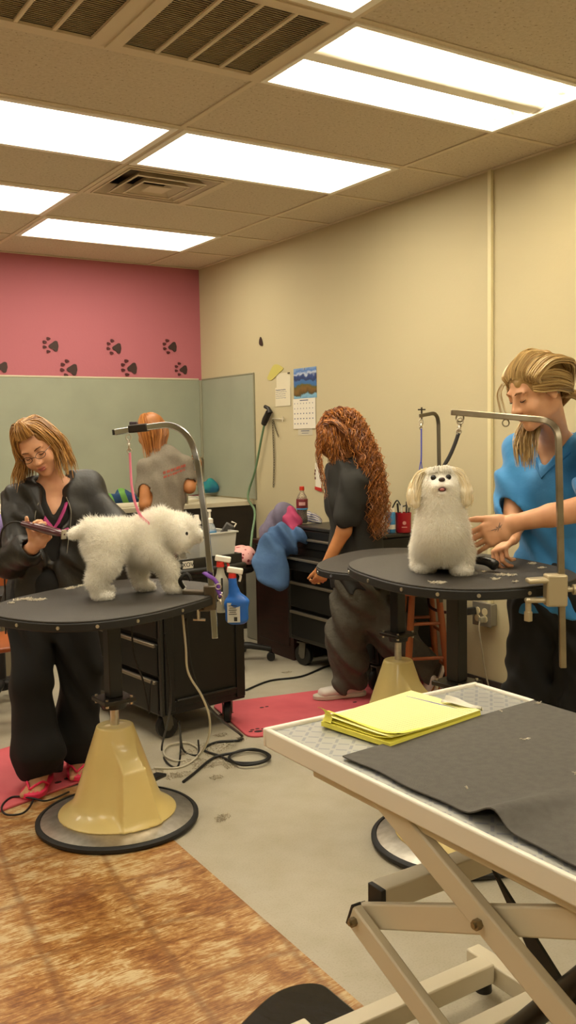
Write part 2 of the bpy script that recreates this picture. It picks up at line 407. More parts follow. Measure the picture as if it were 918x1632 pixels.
for a, b, z in ((.258, .205, -.004), (.192, .142, -.012), (.128, .082, -.018)):
    s_ = MB(); sqring(s_, (cx, cy), a, ZC+z-.004, b, ZC+z+.042); sqring(s_, (cx, cy), a+.006, ZC+z-.007, a-.004, ZC+z-.007); s_.build('louvre', vm, t)
MB().box((cx, cy, ZC-.02), (.12, .12, .004)).build('centre_plate', vm, t, bev=.002)
# ---- return air grilles
blade = mat('grille_blade', 'c4b494', .55); dark = mat('grille_backing', 'a0907a', .8)
for u, lab in ((-1, 'louvred return air grille at the top of the photo, the one beside the open light'), (-2, 'louvred return air grille cut by the top left corner of the photo')):
    x0, x1, y1 = gx(u)+.01, gx(u+1)-.01, gy(-1)-.01; y0 = y1-G+.02; cx, cy = (x0+x1)/2, (y0+y1)/2
    t = thing('return_grille', (cx, cy, ZC), lab, 'air vent', 'return air grilles')
    f_ = MB(); e = .045
    for q, sz in (((cx, y0+e/2, ZC-.004), (x1-x0, e, .01)), ((cx, y1-e/2, ZC-.004), (x1-x0, e, .01)), ((x0+e/2, cy, ZC-.004), (e, y1-y0-2*e, .01)), ((x1-e/2, cy, ZC-.004), (e, y1-y0-2*e, .01))): f_.box(q, sz)
    f_.build('frame', mat('ceiling_grid_paint', 'd2c1a2', .55), t)
    MB().box((cx, cy, ZC+.05), (x1-x0, y1-y0, .005)).build('backing', dark, t)
    W = x1-x0-2*e
    for k in (1, 2, 3):
        xx = x0+e+W*k/4; MB().box((xx, cy, ZC-.003), (.014, y1-y0-2*e, .01)).build('divider', mat('ceiling_grid_paint', 'd2c1a2', .55), t, bev=.002)
    bl = MB(); n = 38
    for k in range(n):
        yy = y0+e+(y1-y0-2*e)*(k+.5)/n; a = math.radians(40)
        bl.box((cx, yy, ZC+.004), (W, .0125, .0012), np.array([[1, 0, 0], [0, math.cos(a), -math.sin(a)], [0, math.sin(a), math.cos(a)]]))
    bl.build('louvres', blade, t)
# ---- conduit and outlet box on the right wall
cd = mat('painted_conduit', 'd9cda2', .5)
o = MB().box((XW-.011, 3.505, (.52+ZC)/2), (.022, .026, ZC-.52)).build('wall_conduit', cd, None, bev=.004); tag(o, 'cream painted conduit running up the right wall from the outlet box', 'conduit')
# ---- paw prints on the pink wall
pawm = mat('paw_dark_pad', '3a2420', .6); toem = mat('paw_red_toe', '4a1418', .6)
pawlab = ['paw print sticker above the clippers woman, upper row, leftmost of that row', 'middle paw print sticker in the upper row on the pink wall', 'paw print sticker in the upper row nearest the room corner',
 'lower-row paw print sticker with smeared toes, leftmost fully visible one', 'middle paw print sticker in the lower row on the pink wall', 'lowest paw print sticker beside the room corner', 'paw print sticker cut off by the left edge of the photo']
for i, (px, py) in enumerate([(80, 551), (181, 554), (270, 553), (109, 588), (205, 587), (288, 589), (-2, 584)]):
    c = PY(px, py, YB-.004); s = (.062 if i in (3, 4) else .056)*(.92 if i == 5 else 1)*1.08; tilt = rnd.uniform(-.15, .15)
    t = thing('paw_print_sticker', c, pawlab[i], 'paw print', 'paw print stickers on the pink wall')
    def W2(a, b): ca, sa = math.cos(tilt), math.sin(tilt); return c+V(a*ca-b*sa, 0, a*sa+b*ca)*s
    pd = [(.95, .35), (.85, .6), (.55, .62), (.2, .35), (-.1, .12), (-.18, -.08), (.0, -.3), (.35, -.38), (.6, -.62), (.9, -.55), (.98, -.2), (1.02, .05)]
    pts = spline([W2(a-.0, b) for a, b in pd], 3, True); MB().prism(pts, (0, -.003, 0), (0, 0, 0)).build('pad', pawm, t)
    for a, b in ((-.28, .82), (-.72, .38), (-.72, -.22), (-.25, -.72)):
        q = [W2(a+.26*math.cos(k*.524)+.06*math.cos(k), b+.19*math.sin(k*.524)) for k in range(12)]
        MB().prism(q, (0, -.003, 0), (0, 0, 0)).build('toe', toem, t)
# ================================================================ FLOOR COVERINGS
def wood_mat():
    m = bpy.data.materials.new('worn_wood_pattern_sheet'); m.use_nodes = True; nt = m.node_tree; b = nt.nodes['Principled BSDF']
    tc = node(nt, 'ShaderNodeTexCoord'); L = nt.links.new
    n1 = node(nt, 'ShaderNodeTexNoise', Scale=4.5, Detail=8, Roughness=.72); L(tc.outputs['Object'], n1.inputs['Vector'])
    n2 = node(nt, 'ShaderNodeTexNoise', Scale=20, Detail=6, Roughness=.7, Distortion=1.2); mp = node(nt, 'ShaderNodeMapping'); mp.inputs['Scale'].default_value = (.5, 1.6, 1); mp.inputs['Rotation'].default_value = (0, 0, .4); L(tc.outputs['Object'], mp.inputs['Vector']); L(mp.outputs[0], n2.inputs['Vector'])
    n3 = node(nt, 'ShaderNodeTexWave', Scale=26, Distortion=9, Detail=4); n3.inputs['Detail Scale'].default_value = 2; L(mp.outputs[0], n3.inputs['Vector'])
    br = node(nt, 'ShaderNodeTexBrick', Scale=1.0, **{'Mortar Size': .022, 'Mortar Smooth': 1.0, 'Brick Width': .31, 'Row Height': .31}); br.offset = 0.0
    n5 = node(nt, 'ShaderNodeTexNoise', Scale=5, Detail=2); L(tc.outputs['Object'], n5.inputs['Vector'])
    av = node(nt, 'ShaderNodeVectorMath', operation='MULTIPLY_ADD'); L(n5.outputs['Color'], av.inputs[0]); av.inputs[1].default_value = (.05, .05, 0); L(tc.outputs['Object'], av.inputs[2])
    mpb = node(nt, 'ShaderNodeMapping'); mpb.inputs['Rotation'].default_value = (0, 0, .12); L(av.outputs[0], mpb.inputs['Vector']); L(mpb.outputs[0], br.inputs['Vector'])
    a1 = node(nt, 'ShaderNodeMath', operation='MULTIPLY_ADD'); L(n2.outputs[0], a1.inputs[0]); a1.inputs[1].default_value = .62; L(n1.outputs[0], a1.inputs[2])
    def scr(rot):
        mq = node(nt, 'ShaderNodeMapping'); mq.inputs['Rotation'].default_value = (0, 0, rot); mq.inputs['Scale'].default_value = (22, 190, 1); L(av.outputs[0], mq.inputs['Vector']); nq = node(nt, 'ShaderNodeTexNoise', Scale=1.0, Detail=3); L(mq.outputs[0], nq.inputs['Vector']); return nq
    sA, sB = scr(.5), scr(-.9); ck = node(nt, 'ShaderNodeTexNoise', Scale=2.6, Detail=1); L(tc.outputs['Object'], ck.inputs['Vector']); cg = node(nt, 'ShaderNodeMath', operation='GREATER_THAN'); L(ck.outputs[0], cg.inputs[0]); cg.inputs[1].default_value = .5
    sm = node(nt, 'ShaderNodeMixRGB'); L(cg.outputs[0], sm.inputs[0]); L(sA.outputs[0], sm.inputs[1]); L(sB.outputs[0], sm.inputs[2])
    a2 = node(nt, 'ShaderNodeMath', operation='MULTIPLY_ADD'); L(sm.outputs[0], a2.inputs[0]); a2.inputs[1].default_value = .46; L(a1.outputs[0], a2.inputs[2])
    rp = node(nt, 'ShaderNodeValToRGB'); L(a2.outputs[0], rp.inputs[0]); e = rp.color_ramp.elements
    e[0].position = .66; e[0].color = lin('7a4a24'); e[1].position = 1.02; e[1].color = lin('d0b98c')
    e2 = rp.color_ramp.elements.new(.88); e2.color = lin('b4854c'); e3 = rp.color_ramp.elements.new(.77); e3.color = lin('96622f')
    sub = node(nt, 'ShaderNodeMath', operation='SUBTRACT'); L(a2.outputs[0], sub.inputs[0]); sub.inputs[1].default_value = .185; L(sub.outputs[0], rp.inputs[0])
    mx = node(nt, 'ShaderNodeMixRGB', blend_type='MIX'); L(rp.outputs[0], mx.inputs[1]); mx.inputs[2].default_value = lin('7c4f2a')
    mf = node(nt, 'ShaderNodeMath', operation='MULTIPLY'); L(br.outputs['Fac'], mf.inputs[0]); mf.inputs[1].default_value = .55; L(mf.outputs[0], mx.inputs[0]); L(mx.outputs[0], b.inputs['Base Color'])
    b.inputs['Roughness'].default_value = .38
    bp = node(nt, 'ShaderNodeBump', Strength=.35, Distance=.004); L(a2.outputs[0], bp.inputs['Height']); L(bp.outputs[0], b.inputs['Normal'])
    return m
o = MB().prism([(-.6, .2, 0), (1.30, .2, 0), (1.40, 3.62, 0), (-.6, 3.62, 0)], (0, 0, .0005), (0, 0, .004)).build('floor_sheet', wood_mat(), None, bev=.001, seg=1)
tag(o, 'worn brown sheet with a stone tile pattern lying over the beige floor', 'floor sheet')
rub = mat('pink_rubber_mat', 'd6626a', .6, c2='c8545e', scale=5)
def rmat(name, corner, ang, L, W, label, th, z0, holes_):
    c = V(corner[0], corner[1], z0); R = rotz(math.radians(ang)); q = []
    for (cx, cy, a0) in ((L-.06, .06, -90), (L-.06, W-.06, 0), (.06, W-.06, 90), (.06, .06, 180)):
        for k in range(7): a = math.radians(a0+15*k); q.append(c+R@V(cx+.06*math.cos(a), cy+.06*math.sin(a), 0))
    t = thing(name, c, label, 'floor mat', 'pink rubber anti-fatigue mats')
    MB().prism(q, (0, 0, 0), (0, 0, th)).build('mat_sheet', rub, t, bev=.003)
    hm = mat('mat_dark_mark', '3a1c1c', .7); 
    for (hx, hy, hr, kind) in holes_:
        b = MB(); pts = [(0, 0)] if kind == 'dot' else [(0, 0), (-1.6, .6), (-.9, 1.5), (.4, 1.8), (1.5, 1.1)]
        for (i_, (ax, ay)) in enumerate(pts):
            rr = hr if i_ == 0 else hr*.5
            b.prism([c+R@V(hx+ax*hr+rr*math.cos(k*.63), hy+ay*hr+.7*rr*math.sin(k*.63), 0) for k in range(10)], (0, 0, th-.001), (0, 0, th+.0008))
        b.build('paw_cutout', hm, t)
    return t
rmat('floor_mat', (.55, 3.41), 17, .98, .62, 'pink rubber mat under the feet of the woman with clippers', .010, .004, [(.72, .06, .016, 'dot'), (.77, .065, .016, 'dot'), (.81, .09, .016, 'dot'), (.12, .2, .022, 'paw'), (.5, .25, .02, 'paw'), (.8, .28, .02, 'paw')])
rmat('floor_mat', (2.16, 3.72), -11, 1.25, .60, 'red-pink rubber mat under the woman with curly hair', .010, .0005, [(.07, .06, .022, 'paw'), (.22, .42, .012, 'dot'), (.25, .425, .01, 'dot'), (.55, .48, .014, 'dot'), (.3, .12, .014, 'dot'), (.7, .3, .012, 'dot'), (.02, .38, .02, 'paw')])
# black ridged mat at the bottom edge
bm_ = mat('black_plastic_film', '14110e', .18, c2='2a241d', scale=14, bump=.3, bscale=9, ramp=(.6, .75))
o = MB().prism(spline([(1.03, 1.86, 0), (1.18, 1.925, 0), (1.285, 1.90, 0), (1.30, 1.80, 0), (1.29, 1.45, 0), (1.2, 1.36, 0), (.85, 1.40, 0), (.85, 1.77, 0)], 6, True), (0, 0, .004), (0, 0, .024)).build('plastic_tray', bm_, None, bev=.006)
tag(o, 'glossy black plastic tray with scuffs at the bottom edge of the photo', 'tray')
# ================================================================ HYDRAULIC GROOMING TABLES
yel = mat('yellow_fibreglass', 'e0ca86', .32, c2='dac27c', scale=4, coat=.3)
steel = mat('brushed_steel', 'd6d0c4', .34, .92, c2='c2bbad', scale=30, stretch=(1, 1, 1))
blk = mat('black_steel_paint', '1a1815', .45); blkr = mat('black_rubber_edge', '171512', .6)
ribbed = mat('black_ribbed_rubber_top', '34302b', .62, c2='3d3832', scale=200, bump=.3, bscale=300)
chrome = mat('chrome', 'c9c2b4', .16, 1); silver = mat('screw_silver', 'cfc6b4', .3, 1)
def outline(c, th, a, b, z, n=72, ex=2.6):
    out = []
    for k in range(n):
        t = 2*math.pi*k/n; x = math.copysign(abs(math.cos(t))**(2/ex), math.cos(t))*a; y = math.copysign(abs(math.sin(t))**(2/ex), math.sin(t))*b
        out.append(V(c[0]+x*math.cos(th)-y*math.sin(th), c[1]+x*math.sin(th)+y*math.cos(th), z))
    return out
def hyd_table(c, th, a, b, ztop, zpl, label, az=0, scr=None):
    th = math.radians(th); t = thing('grooming_table', (c[0], c[1], 0), label, 'grooming table', 'hydraulic dog grooming tables'); C = V(c[0], c[1], 0)
    rim = .035
    MB().prism(outline(c, th, a, b, 0), (0, 0, ztop-rim), (0, 0, ztop-.006)).build('tabletop', blkr, t, bev=.004)
    MB().prism(outline(c, th, a-.004, b-.004, 0), (0, 0, ztop-.006), (0, 0, ztop)).build('rubber_top', ribbed, t, bev=.002)
    ol = outline(c, th, a, b, ztop-.02, 16 if scr is None else scr); n = len(ol)
    for i, p_ in enumerate(ol):
        nn = nrm(ol[(i+1) % n]-ol[i-1]); nn = V(nn[1], -nn[0], 0)
        s_ = MB().cyl(p_-nn*.002, p_+nn*.0035, .006, n=10).build('screw', silver, t, smooth='auto')
    R = rotz(math.radians(az))
    MB().box(C+V(0, 0, (ztop-rim+zpl)/2), (.052, .052, ztop-rim-zpl), R).build('column', blk, t, bev=.004)
    MB().box(C+V(0, 0, ztop-rim-.012), (.5*a, .3*b, .024), rotz(th)).build('top_bracket', blk, t, bev=.004)
    pb = MB().box(C+V(0, 0, zpl-.008), (.125, .125, .016), R).build('flange', mat('dark_steel_plate', '3b362e', .4, .6), t, bev=.003)
    for i in (-1, 1):
        for j in (-1, 1): MB().cyl(C+R@V(i*.048, j*.048, zpl-.026), C+R@V(i*.048, j*.048, zpl+.006), .006, n=6).build('bolt', silver, pb, smooth='auto')
    MB().cyl(C+V(0, 0, .3), C+V(0, 0, zpl-.012), .0165, n=20).build('piston', steel, t, smooth='auto')
    MB().lathe([(.045, zpl-.04), (.05, zpl-.016)], C, 20).build('collar', blk, t, smooth='auto')
    # disc
    MB().lathe([(0, .004), (.292, .004), (.30, .012), (.30, .022), (.293, .028), (.284, .029), (.282, .022), (0, .022)], C, 64).build('rubber_ring', blkr, t, smooth='auto')
    d = MB().lathe([(.281, .02), (.281, .025), (.25, .033), (.2, .044), (0, .05)], C, 64).build('steel_disc', steel, t, smooth='auto')
    # cone cover with a raised pedal housing
    S = SD((c[0]-.24, c[1]-.24, .02), (c[0]+.24, c[1]+.24, .41), .005)
    S.cap(C+V(0, 0, .045), C+V(0, 0, .06), .205, .2, k=.01)
    X, Y, Z = [(S.lo[i]+S.vs*np.arange(S.n[i])) for i in range(3)]
    X = X[:, None, None]-c[0]; Y = Y[None, :, None]-c[1]; Z = Z[None, None, :]
    S.D[:] = .5
    rr = np.sqrt(X**2+Y**2); rad = .066+(.372-Z)*.335+.05*np.exp(-((Z-.03)/.028)**2*.6)
    d1 = np.maximum(np.maximum((rr-rad)*.92, Z-.37), .035-Z)
    az2 = az*math.pi/180; fx = X*math.cos(az2)+Y*math.sin(az2); fy = -X*math.sin(az2)+Y*math.cos(az2)
    lf = .145+(.29-Z)*.27
    d2 = np.maximum(np.maximum(np.maximum(np.abs(fy)-(.036+(.3-Z)*.15), fx-lf-.0*Z), .05-Z), np.maximum((Z-.22)*.80+(fx-.12)*.60-.035, -fx))
    h = np.maximum(.025-np.abs(d1-d2), 0)/.025; S.D = (np.minimum(d1, d2)-h*h*.025/4).astype(np.float32)
    S.D = np.maximum(S.D, .04-(Z+0*X+0*Y)).astype(np.float32)
    S.build('base_cover', yel, t)
    pa = C+V(math.cos(az2+2.2), math.sin(az2+2.2), 0)*.2
    MB().bar(C+V(math.cos(az2+2.2)*.15, math.sin(az2+2.2)*.15, .08), C+V(math.cos(az2+2.2)*.36, math.sin(az2+2.2)*.36, .05), .05, .014).build('foot_pedal', blk, t, bev=.004)
    return t
T1C, T1Z = (1.285, 3.20), .845
T2C, T2Z = (2.19, 2.34), .965
T3C, T3Z = (2.75, 3.334), .84
tab1 = hyd_table(T1C, 25.4, .445, .332, T1Z, .475, 'black oval grooming table with the fluffy standing white dog on it', az=-88)
tab2 = hyd_table(T2C, 77, .425, .33, T2Z, .575, 'black oval grooming table with the seated white dog on it', az=-80)
tab3 = hyd_table(T3C, 32.6, .455, .33, T3Z, .50, 'empty black oval grooming table beside the curly-haired woman', az=-85)
def part_empty(name, loc, parent, label=None):
    o = bpy.data.objects.new(name, None); COL.objects.link(o); o.parent = parent; o.empty_display_size = .05
    o.location = tuple(np.array(loc, float)-LOC[parent.name]); LOC[o.name] = np.array(loc, float)
    if label: o['label'] = label
    return o
# arms (post with bend, clamped to the table edge)
def sqtube(mb, pts, w, up):
    pts = [np.array(p_, float) for p_ in pts]; m = len(pts); v = []; up = nrm(up)
    for i in range(m):
        T = nrm(pts[min(i+1, m-1)]-pts[max(i-1, 0)]); x = up; y = nrm(np.cross(T, x))
        for a, b in ((-1, -1), (1, -1), (1, 1), (-1, 1)): v.append(pts[i]+x*a*w/2+y*b*w/2)
    f = [(i*4+k, i*4+(k+1) % 4, (i+1)*4+(k+1) % 4, (i+1)*4+k) for i in range(m-1) for k in range(4)]+[(3, 2, 1, 0), tuple((m-1)*4+k for k in range(4))]
    return mb.add(v, f)
def bend(a, corner, b, r, n=10):
    """straight runs joined by a round bend"""
    a, c, b = [np.array(q, float) for q in (a, corner, b)]; d1 = nrm(a-c); d2 = nrm(b-c); p1 = c+d1*r; p2 = c+d2*r
    out = [a]
    for k in range(n+1): t = k/n; out.append((1-t)**2*p1+2*t*(1-t)*c+t*t*p2)
    return out+[b]
# arm of the left table
dA = 3.50
pts = [P(343, 1017, 3.45), P(339, 960, 3.45), P(334, 900, 3.45), P(327, 830, 3.46), P(318, 762, 3.47), P(313, 730, 3.47), P(304, 703, 3.475), P(290, 686, 3.48), P(270, 678, 3.49), P(250, 679, 3.50), P(215, 684, 3.52), P(183, 689, 3.54)]
arm1 = part_empty('grooming_arm', P(339, 955, 3.45), tab1, 'curved chrome arm')
sqtube(MB(), spline(pts, 4), .023, FH).build('post', mat('polished_chrome', 'b9bcbf', .13, 1), arm1, bev=.003)
a_, b_ = P(183, 689, 3.54), P(181.4, 689.2, 3.541)
MB().bar(a_, b_+nrm(b_-a_)*.002, .02, .02).build('end_cap', blk, arm1)
MB().bar(P(206, 684, 3.525), P(236, 681, 3.51), .034, .03).build('slide_clamp', mat('dark_metal_clamp', '3b342e', .4, .7), arm1, bev=.005)
b = MB(); b.bar(P(207, 678, 3.525), P(219, 678, 3.52), .02, .028); b.cyl(P(210, 672, 3.52), P(210, 684, 3.52), .008, n=8); b.build('clamp_knob', mat('purple_dark_knob', '3a2c36', .5), arm1, bev=.003)
c = P(335, 950, 3.45)
b = MB(); b.box(c+V(0, 0, -.005), (.045, .045, .09), rotz(-YAW)); b.bar(c+V(0, 0, .012), c-RH*.10+FH*.03+V(0, 0, .012), .04, .016); b.bar(c+V(0, 0, -.05), c-RH*.05+FH*.01+V(0, 0, -.05), .03, .012)
b.build('clamp', mat('worn_clamp_bronze', '6b6152', .4, .8), arm1, bev=.004)
b = MB(); b.cyl(c-RH*.045+V(0, 0, -.085), c-RH*.045+V(0, 0, -.048), .007, n=10); b.tube([c-RH*.065+V(0, 0, -.085), c-RH*.02+V(0, 0, -.088)], .006); b.build('clamp_screw', silver, arm1)
b = MB(); b.tube(spline([c-RH*.10+V(0, 0, .03)+FH*.02, c-RH*.11+V(0, 0, .06), c-RH*.085+V(0, 0, .085), c-RH*.07+V(0, 0, .06)], 5), .008); b.build('clamp_lever', blk, arm1, smooth=True)
# arm of the right table
p0 = P(891, 925, 2.77); base = P(891, 935, 2.77)
arm2 = part_empty('grooming_arm', base, tab2, 'worn square steel arm')
stl = mat('worn_square_steel', 'a39882', .3, .95, c2='8b806c', scale=12)
sqtube(MB(), bend(P(897, 1064, 2.77), P(889.5, 671, 2.77), P(719, 657, 2.98), .06, 10), .0185, FH).build('post', stl, arm2, bev=.0025)
def ring(mb, c, r, tr, ax, n=20):
    F_ = frame(ax); return mb.tube([c+F_@V(r*math.cos(2*math.pi*k/n), r*math.sin(2*math.pi*k/n), 0) for k in range(n)], tr, 8, closed=True)
ring(MB(), P(806, 674, 2.87), .0105, .002, FH).build('ring', mat('dull_ring_steel', '8d8470', .35, 1), arm2, smooth=True)
ring(MB(), P(733, 666, 2.96), .012, .0025, FH+RH*.3).build('ring', MATS['dull_ring_steel'], arm2, smooth=True)
cl = mat('cast_clamp_metal', 'b9ab8c', .45, .6)
b = MB(); c2 = P(885, 940, 2.77); b.box(c2, (.062, .05, .095), rotz(-YAW)); q = c2+V(0, 0, .032); b.bar(q, q-RH*.085+V(0, 0, -.004), .05, .014); b.bar(c2+V(0, 0, -.03), c2-RH*.09+V(0, 0, -.03), .03, .014); b.build('clamp', cl, arm2, bev=.006)
b = MB(); b.cyl(c2-RH*.08+V(0, 0, -.075), c2-RH*.08+V(0, 0, -.028), .009, n=10); b.box(c2-RH*.08+V(0, 0, -.078), (.016, .02, .03)); b.build('clamp_screw', cl, arm2, bev=.002)
b = MB(); b.cyl(c2+RH*.03, c2+RH*.085, .007, n=10); b.cyl(c2+RH*.052, c2+RH*.062, .016, n=12); b.build('thumb_screw', cl, arm2, smooth='auto')
# arm of the far table
arm3 = part_empty('grooming_arm', P(700, 880, 4.55), tab3, 'dark square steel arm')
sqtube(MB(), bend(P(703, 960, 4.55), P(698.5, 657, 4.55), P(668, 663, 4.40), .07, 10), .0175, FH).build('post', mat('dark_square_steel', '6f6757', .35, .9), arm3, bev=.0025)
b = MB(); q = P(672, 661, 4.42); b.cyl(q-V(0, 0, .02), q+V(0, 0, .035), .004, n=8); b.bar(q+V(0, 0, .024)-RH*.018, q+V(0, 0, .024)+RH*.018, .006, .006); b.build('wing_screw', mat('dark_metal_clamp', '3b342e'), arm3)
ring(MB(), P(671, 676, 4.42), .009, .002, FH).build('ring', silver, arm3, smooth=True)
b = MB(); c = P(702, 893, 4.55); b.box(c, (.05, .05, .08), rotz(-YAW)); b.bar(c+V(0, 0, .03), c-RH*.08+V(0, 0, .03), .04, .012); b.build('clamp', MATS['worn_clamp_bronze'], arm3, bev=.004)
# ================================================================ FOREGROUND LIFT TABLE
wht = mat('cream_powder_coat', 'd9ceb4', .38); whr = mat('white_table_rim', 'efe9da', .35)
plate = mat('diamond_plate', 'a9a9a3', .35, .35)
nt = plate.node_tree; b_ = nt.nodes['Principled BSDF']; tc = node(nt, 'ShaderNodeTexCoord')
def dashes(ang, off):
    mp = node(nt, 'ShaderNodeMapping'); mp.inputs['Rotation'].default_value = (0, 0, ang); mp.inputs['Scale'].default_value = (1, 1, 1); mp.inputs['Location'].default_value = off
    nt.links.new(tc.outputs['Object'], mp.inputs['Vector']); s = node(nt, 'ShaderNodeSeparateXYZ'); nt.links.new(mp.outputs[0], s.inputs[0]); o = []
    for ax, per, half in ((0, .036, .0115), (1, .036, .0032)):
        pp = node(nt, 'ShaderNodeMath', operation='PINGPONG'); nt.links.new(s.outputs[ax], pp.inputs[0]); pp.inputs[1].default_value = per/2
        lt = node(nt, 'ShaderNodeMath', operation='LESS_THAN'); nt.links.new(pp.outputs[0], lt.inputs[0]); lt.inputs[1].default_value = half; o.append(lt)
    m_ = node(nt, 'ShaderNodeMath', operation='MULTIPLY'); nt.links.new(o[0].outputs[0], m_.inputs[0]); nt.links.new(o[1].outputs[0], m_.inputs[1]); return m_
d1 = dashes(.785, (0, 0, 0)); d2 = dashes(-.785, (.018, .018, 0)); mm = node(nt, 'ShaderNodeMath', operation='MAXIMUM'); nt.links.new(d1.outputs[0], mm.inputs[0]); nt.links.new(d2.outputs[0], mm.inputs[1])
bp = node(nt, 'ShaderNodeBump', Strength=1, Distance=.003); nt.links.new(mm.outputs[0], bp.inputs['Height']); nt.links.new(bp.outputs[0], b_.inputs['Normal'])
mx = node(nt, 'ShaderNodeMixRGB'); mx.inputs[1].default_value = lin('aaaaa4'); mx.inputs[2].default_value = lin('8e9096'); nt.links.new(mm.outputs[0], mx.inputs[0]); nt.links.new(mx.outputs[0], b_.inputs['Base Color'])
LX0, LX1, LY1, LY0, LZ = 1.045, 1.692, 1.74, .52, .78
t4 = thing('lift_table', ((LX0+LX1)/2, (LY0+LY1)/2, 0), 'white-framed scissor lift table with diamond plate top in the foreground', 'grooming table')
cx, cy = (LX0+LX1)/2, (LY0+LY1)/2; W, L = LX1-LX0, LY1-LY0
MB().box((cx, cy, LZ-.012), (W-.022, L-.022, .012)).build('diamond_plate_top', plate, t4)
fr = MB(); hh = .042; e = .013
for q, sz in (((cx, LY0+e/2, LZ-hh/2+.002), (W, e, hh)), ((cx, LY1-e/2, LZ-hh/2+.002), (W, e, hh)), ((LX0+e/2, cy, LZ-hh/2+.002), (e, L-2*e, hh)), ((LX1-e/2, cy, LZ-hh/2+.002), (e, L-2*e, hh))): fr.box(q, sz)
fr.build('rim', whr, t4, bev=.004)
for xx in (LX0+.065, LX1-.065): MB().box((xx, cy-.02, LZ-.06), (.04, L-.22, .04)).build('under_rail', wht, t4, bev=.004)
for yy in (LY1-.14, LY0+.14): MB().box((cx, yy, LZ-.06), (W-.17, .04, .038)).build('cross_rail', wht, t4, bev=.004)
boltm = mat('bolt_brass_grey', '8f8266', .35, .8)
def sbar(a, b, w=.022, h=.05):
    o = MB().bar(a, b, w, h).build('scissor_bar', wht, t4, bev=.004); return o
def bolt(x, y, z):
    o = MB().cyl((x-.012, y, z), (x+.004, y, z), .0095, n=6).cyl((x-.016, y, z), (x-.01, y, z), .005, n=10).build('bolt', boltm, t4, smooth='auto'); return o
for side, xa, xb, sg in ((0, LX0+.050, LX0+.082, 1), (1, LX1-.050, LX1-.082, -1)):
    up1, up2 = (1.41, .735), (.72, .735); jl, jr = (1.475, .45), (.66, .45)
    sbar((xa, 1.40, .742), (xa, .66, .40)); sbar((xb, 1.485, .435), (xb, .72, .755))
    sbar((xa, 1.475, .452), (xa, .70, .125)); sbar((xb, .655, .425), (xb, 1.45, .115))
    bolt(xa-.011, 1.105, .600); bolt(xa-.011, 1.457, .447); bolt(xa-.011, .68, .42); bolt(xa-.011, 1.06, .277)
capm = mat('black_plastic_cap', '1b1814', .5)
MB().box((1.36, 1.475, .470), (.40, .05, .05)).build('cross_tube', wht, t4, bev=.003)
MB().box((1.155, 1.475, .470), (.012, .047, .047)).build('end_cap', capm, t4, bev=.002)
MB().box((1.36, .665, .43), (.46, .05, .05)).build('cross_tube', wht, t4, bev=.003)
for e0, e1 in (((LX0+.05, 1.475, .452), (LX0+.05, .70, .125)), ((LX0+.082, 1.485, .435), (LX0+.082, .72, .755))):
    e0 = np.array(e0); dr_ = nrm(e0-np.array(e1)); MB().bar(e0-dr_*.001, e0+dr_*.004, .0225, .0505).build('end_cap', capm, t4)
# base frame
for xx in (LX0+.05, LX1-.05): MB().box((xx, 1.10, .075), (.045, 1.2, .05)).build('base_rail', wht, t4, bev=.004)
for yy in (1.62, 1.45, .62): MB().box((cx, yy, .085), (W-.15, .05, .05)).build('base_crossbar', wht, t4, bev=.004)
for xx in (LX0+.05, LX1-.05):
    for yy in (1.66, .55): MB().cyl((xx, yy, .0245 if (xx < 1.3 and yy > 1.5) else 0), (xx, yy, .055), .022, .018, n=16).build('foot', capm, t4, smooth='auto')
MB().cyl((cx+.05, 1.35, .14), (cx, .95, .6), .024, n=16).cyl((cx, .95, .6), (cx-.02, .80, .74), .012, n=12).build('gas_strut', mat('dark_steel_plate', '3b362e'), t4, smooth='auto')
MB().prism([(1.40, 1.39, .50), (1.40, 1.05, .07), (1.40, .86, .07)], (-.004, 0, 0), (.004, 0, 0)).build('black_brace', capm, t4)
# ---- grey mat with a fold
def sheet(fn, nu, nv, th=.003):
    mb = MB(); v = [fn(i/(nu-1), j/(nv-1)) for i in range(nu) for j in range(nv)]; v2 = [p_-V(0, 0, th) for p_ in v]; k = nu*nv; f = []
    for i in range(nu-1):
        for j in range(nv-1):
            a, b, c, d = i*nv+j, i*nv+j+1, (i+1)*nv+j+1, (i+1)*nv+j; f += [(a, b, c, d), (k+d, k+c, k+b, k+a)]
    for i in range(nu-1): f += [(i*nv, (i+1)*nv, k+(i+1)*nv, k+i*nv), ((i+1)*nv+nv-1, i*nv+nv-1, k+i*nv+nv-1, k+(i+1)*nv+nv-1)]
    for j in range(nv-1): f += [(j+1, j, k+j, k+j+1), ((nu-1)*nv+j, (nu-1)*nv+j+1, k+(nu-1)*nv+j+1, k+(nu-1)*nv+j)]
    return mb.add(v+v2, f)
qa, qb = PZ(545, 1206, LZ), PZ(853, 1116, LZ); qc = PZ(918, 1375, LZ)
def matf(u, v):   # u along length (away from the corner), v across
    x = (qa[0]*(1-v)+(LX1-.004)*v); y = (qa[1]*(1-v)+qb[1]*v); y = y-(y-.54)*u; x -= .0*u
    z = LZ+.002
    g = math.exp(-((y-1.085)/.034)**2)*math.exp(-(v/.30)**2); z += .024*g
    x += (.012*g+.003*math.sin(y*33)*(1-v)**6+.004*(1-v)**4)
    return V(x, y, z)
o = sheet(matf, 110, 40, .0028).build('table_mat', mat('grey_rubber_sheet', '4f4b45', .8, c2='57534c', scale=60, bump=.15, bscale=300), None, smooth='auto'); tag(o, 'dark grey rubber sheet with a raised fold lying on the foreground lift table', 'mat')
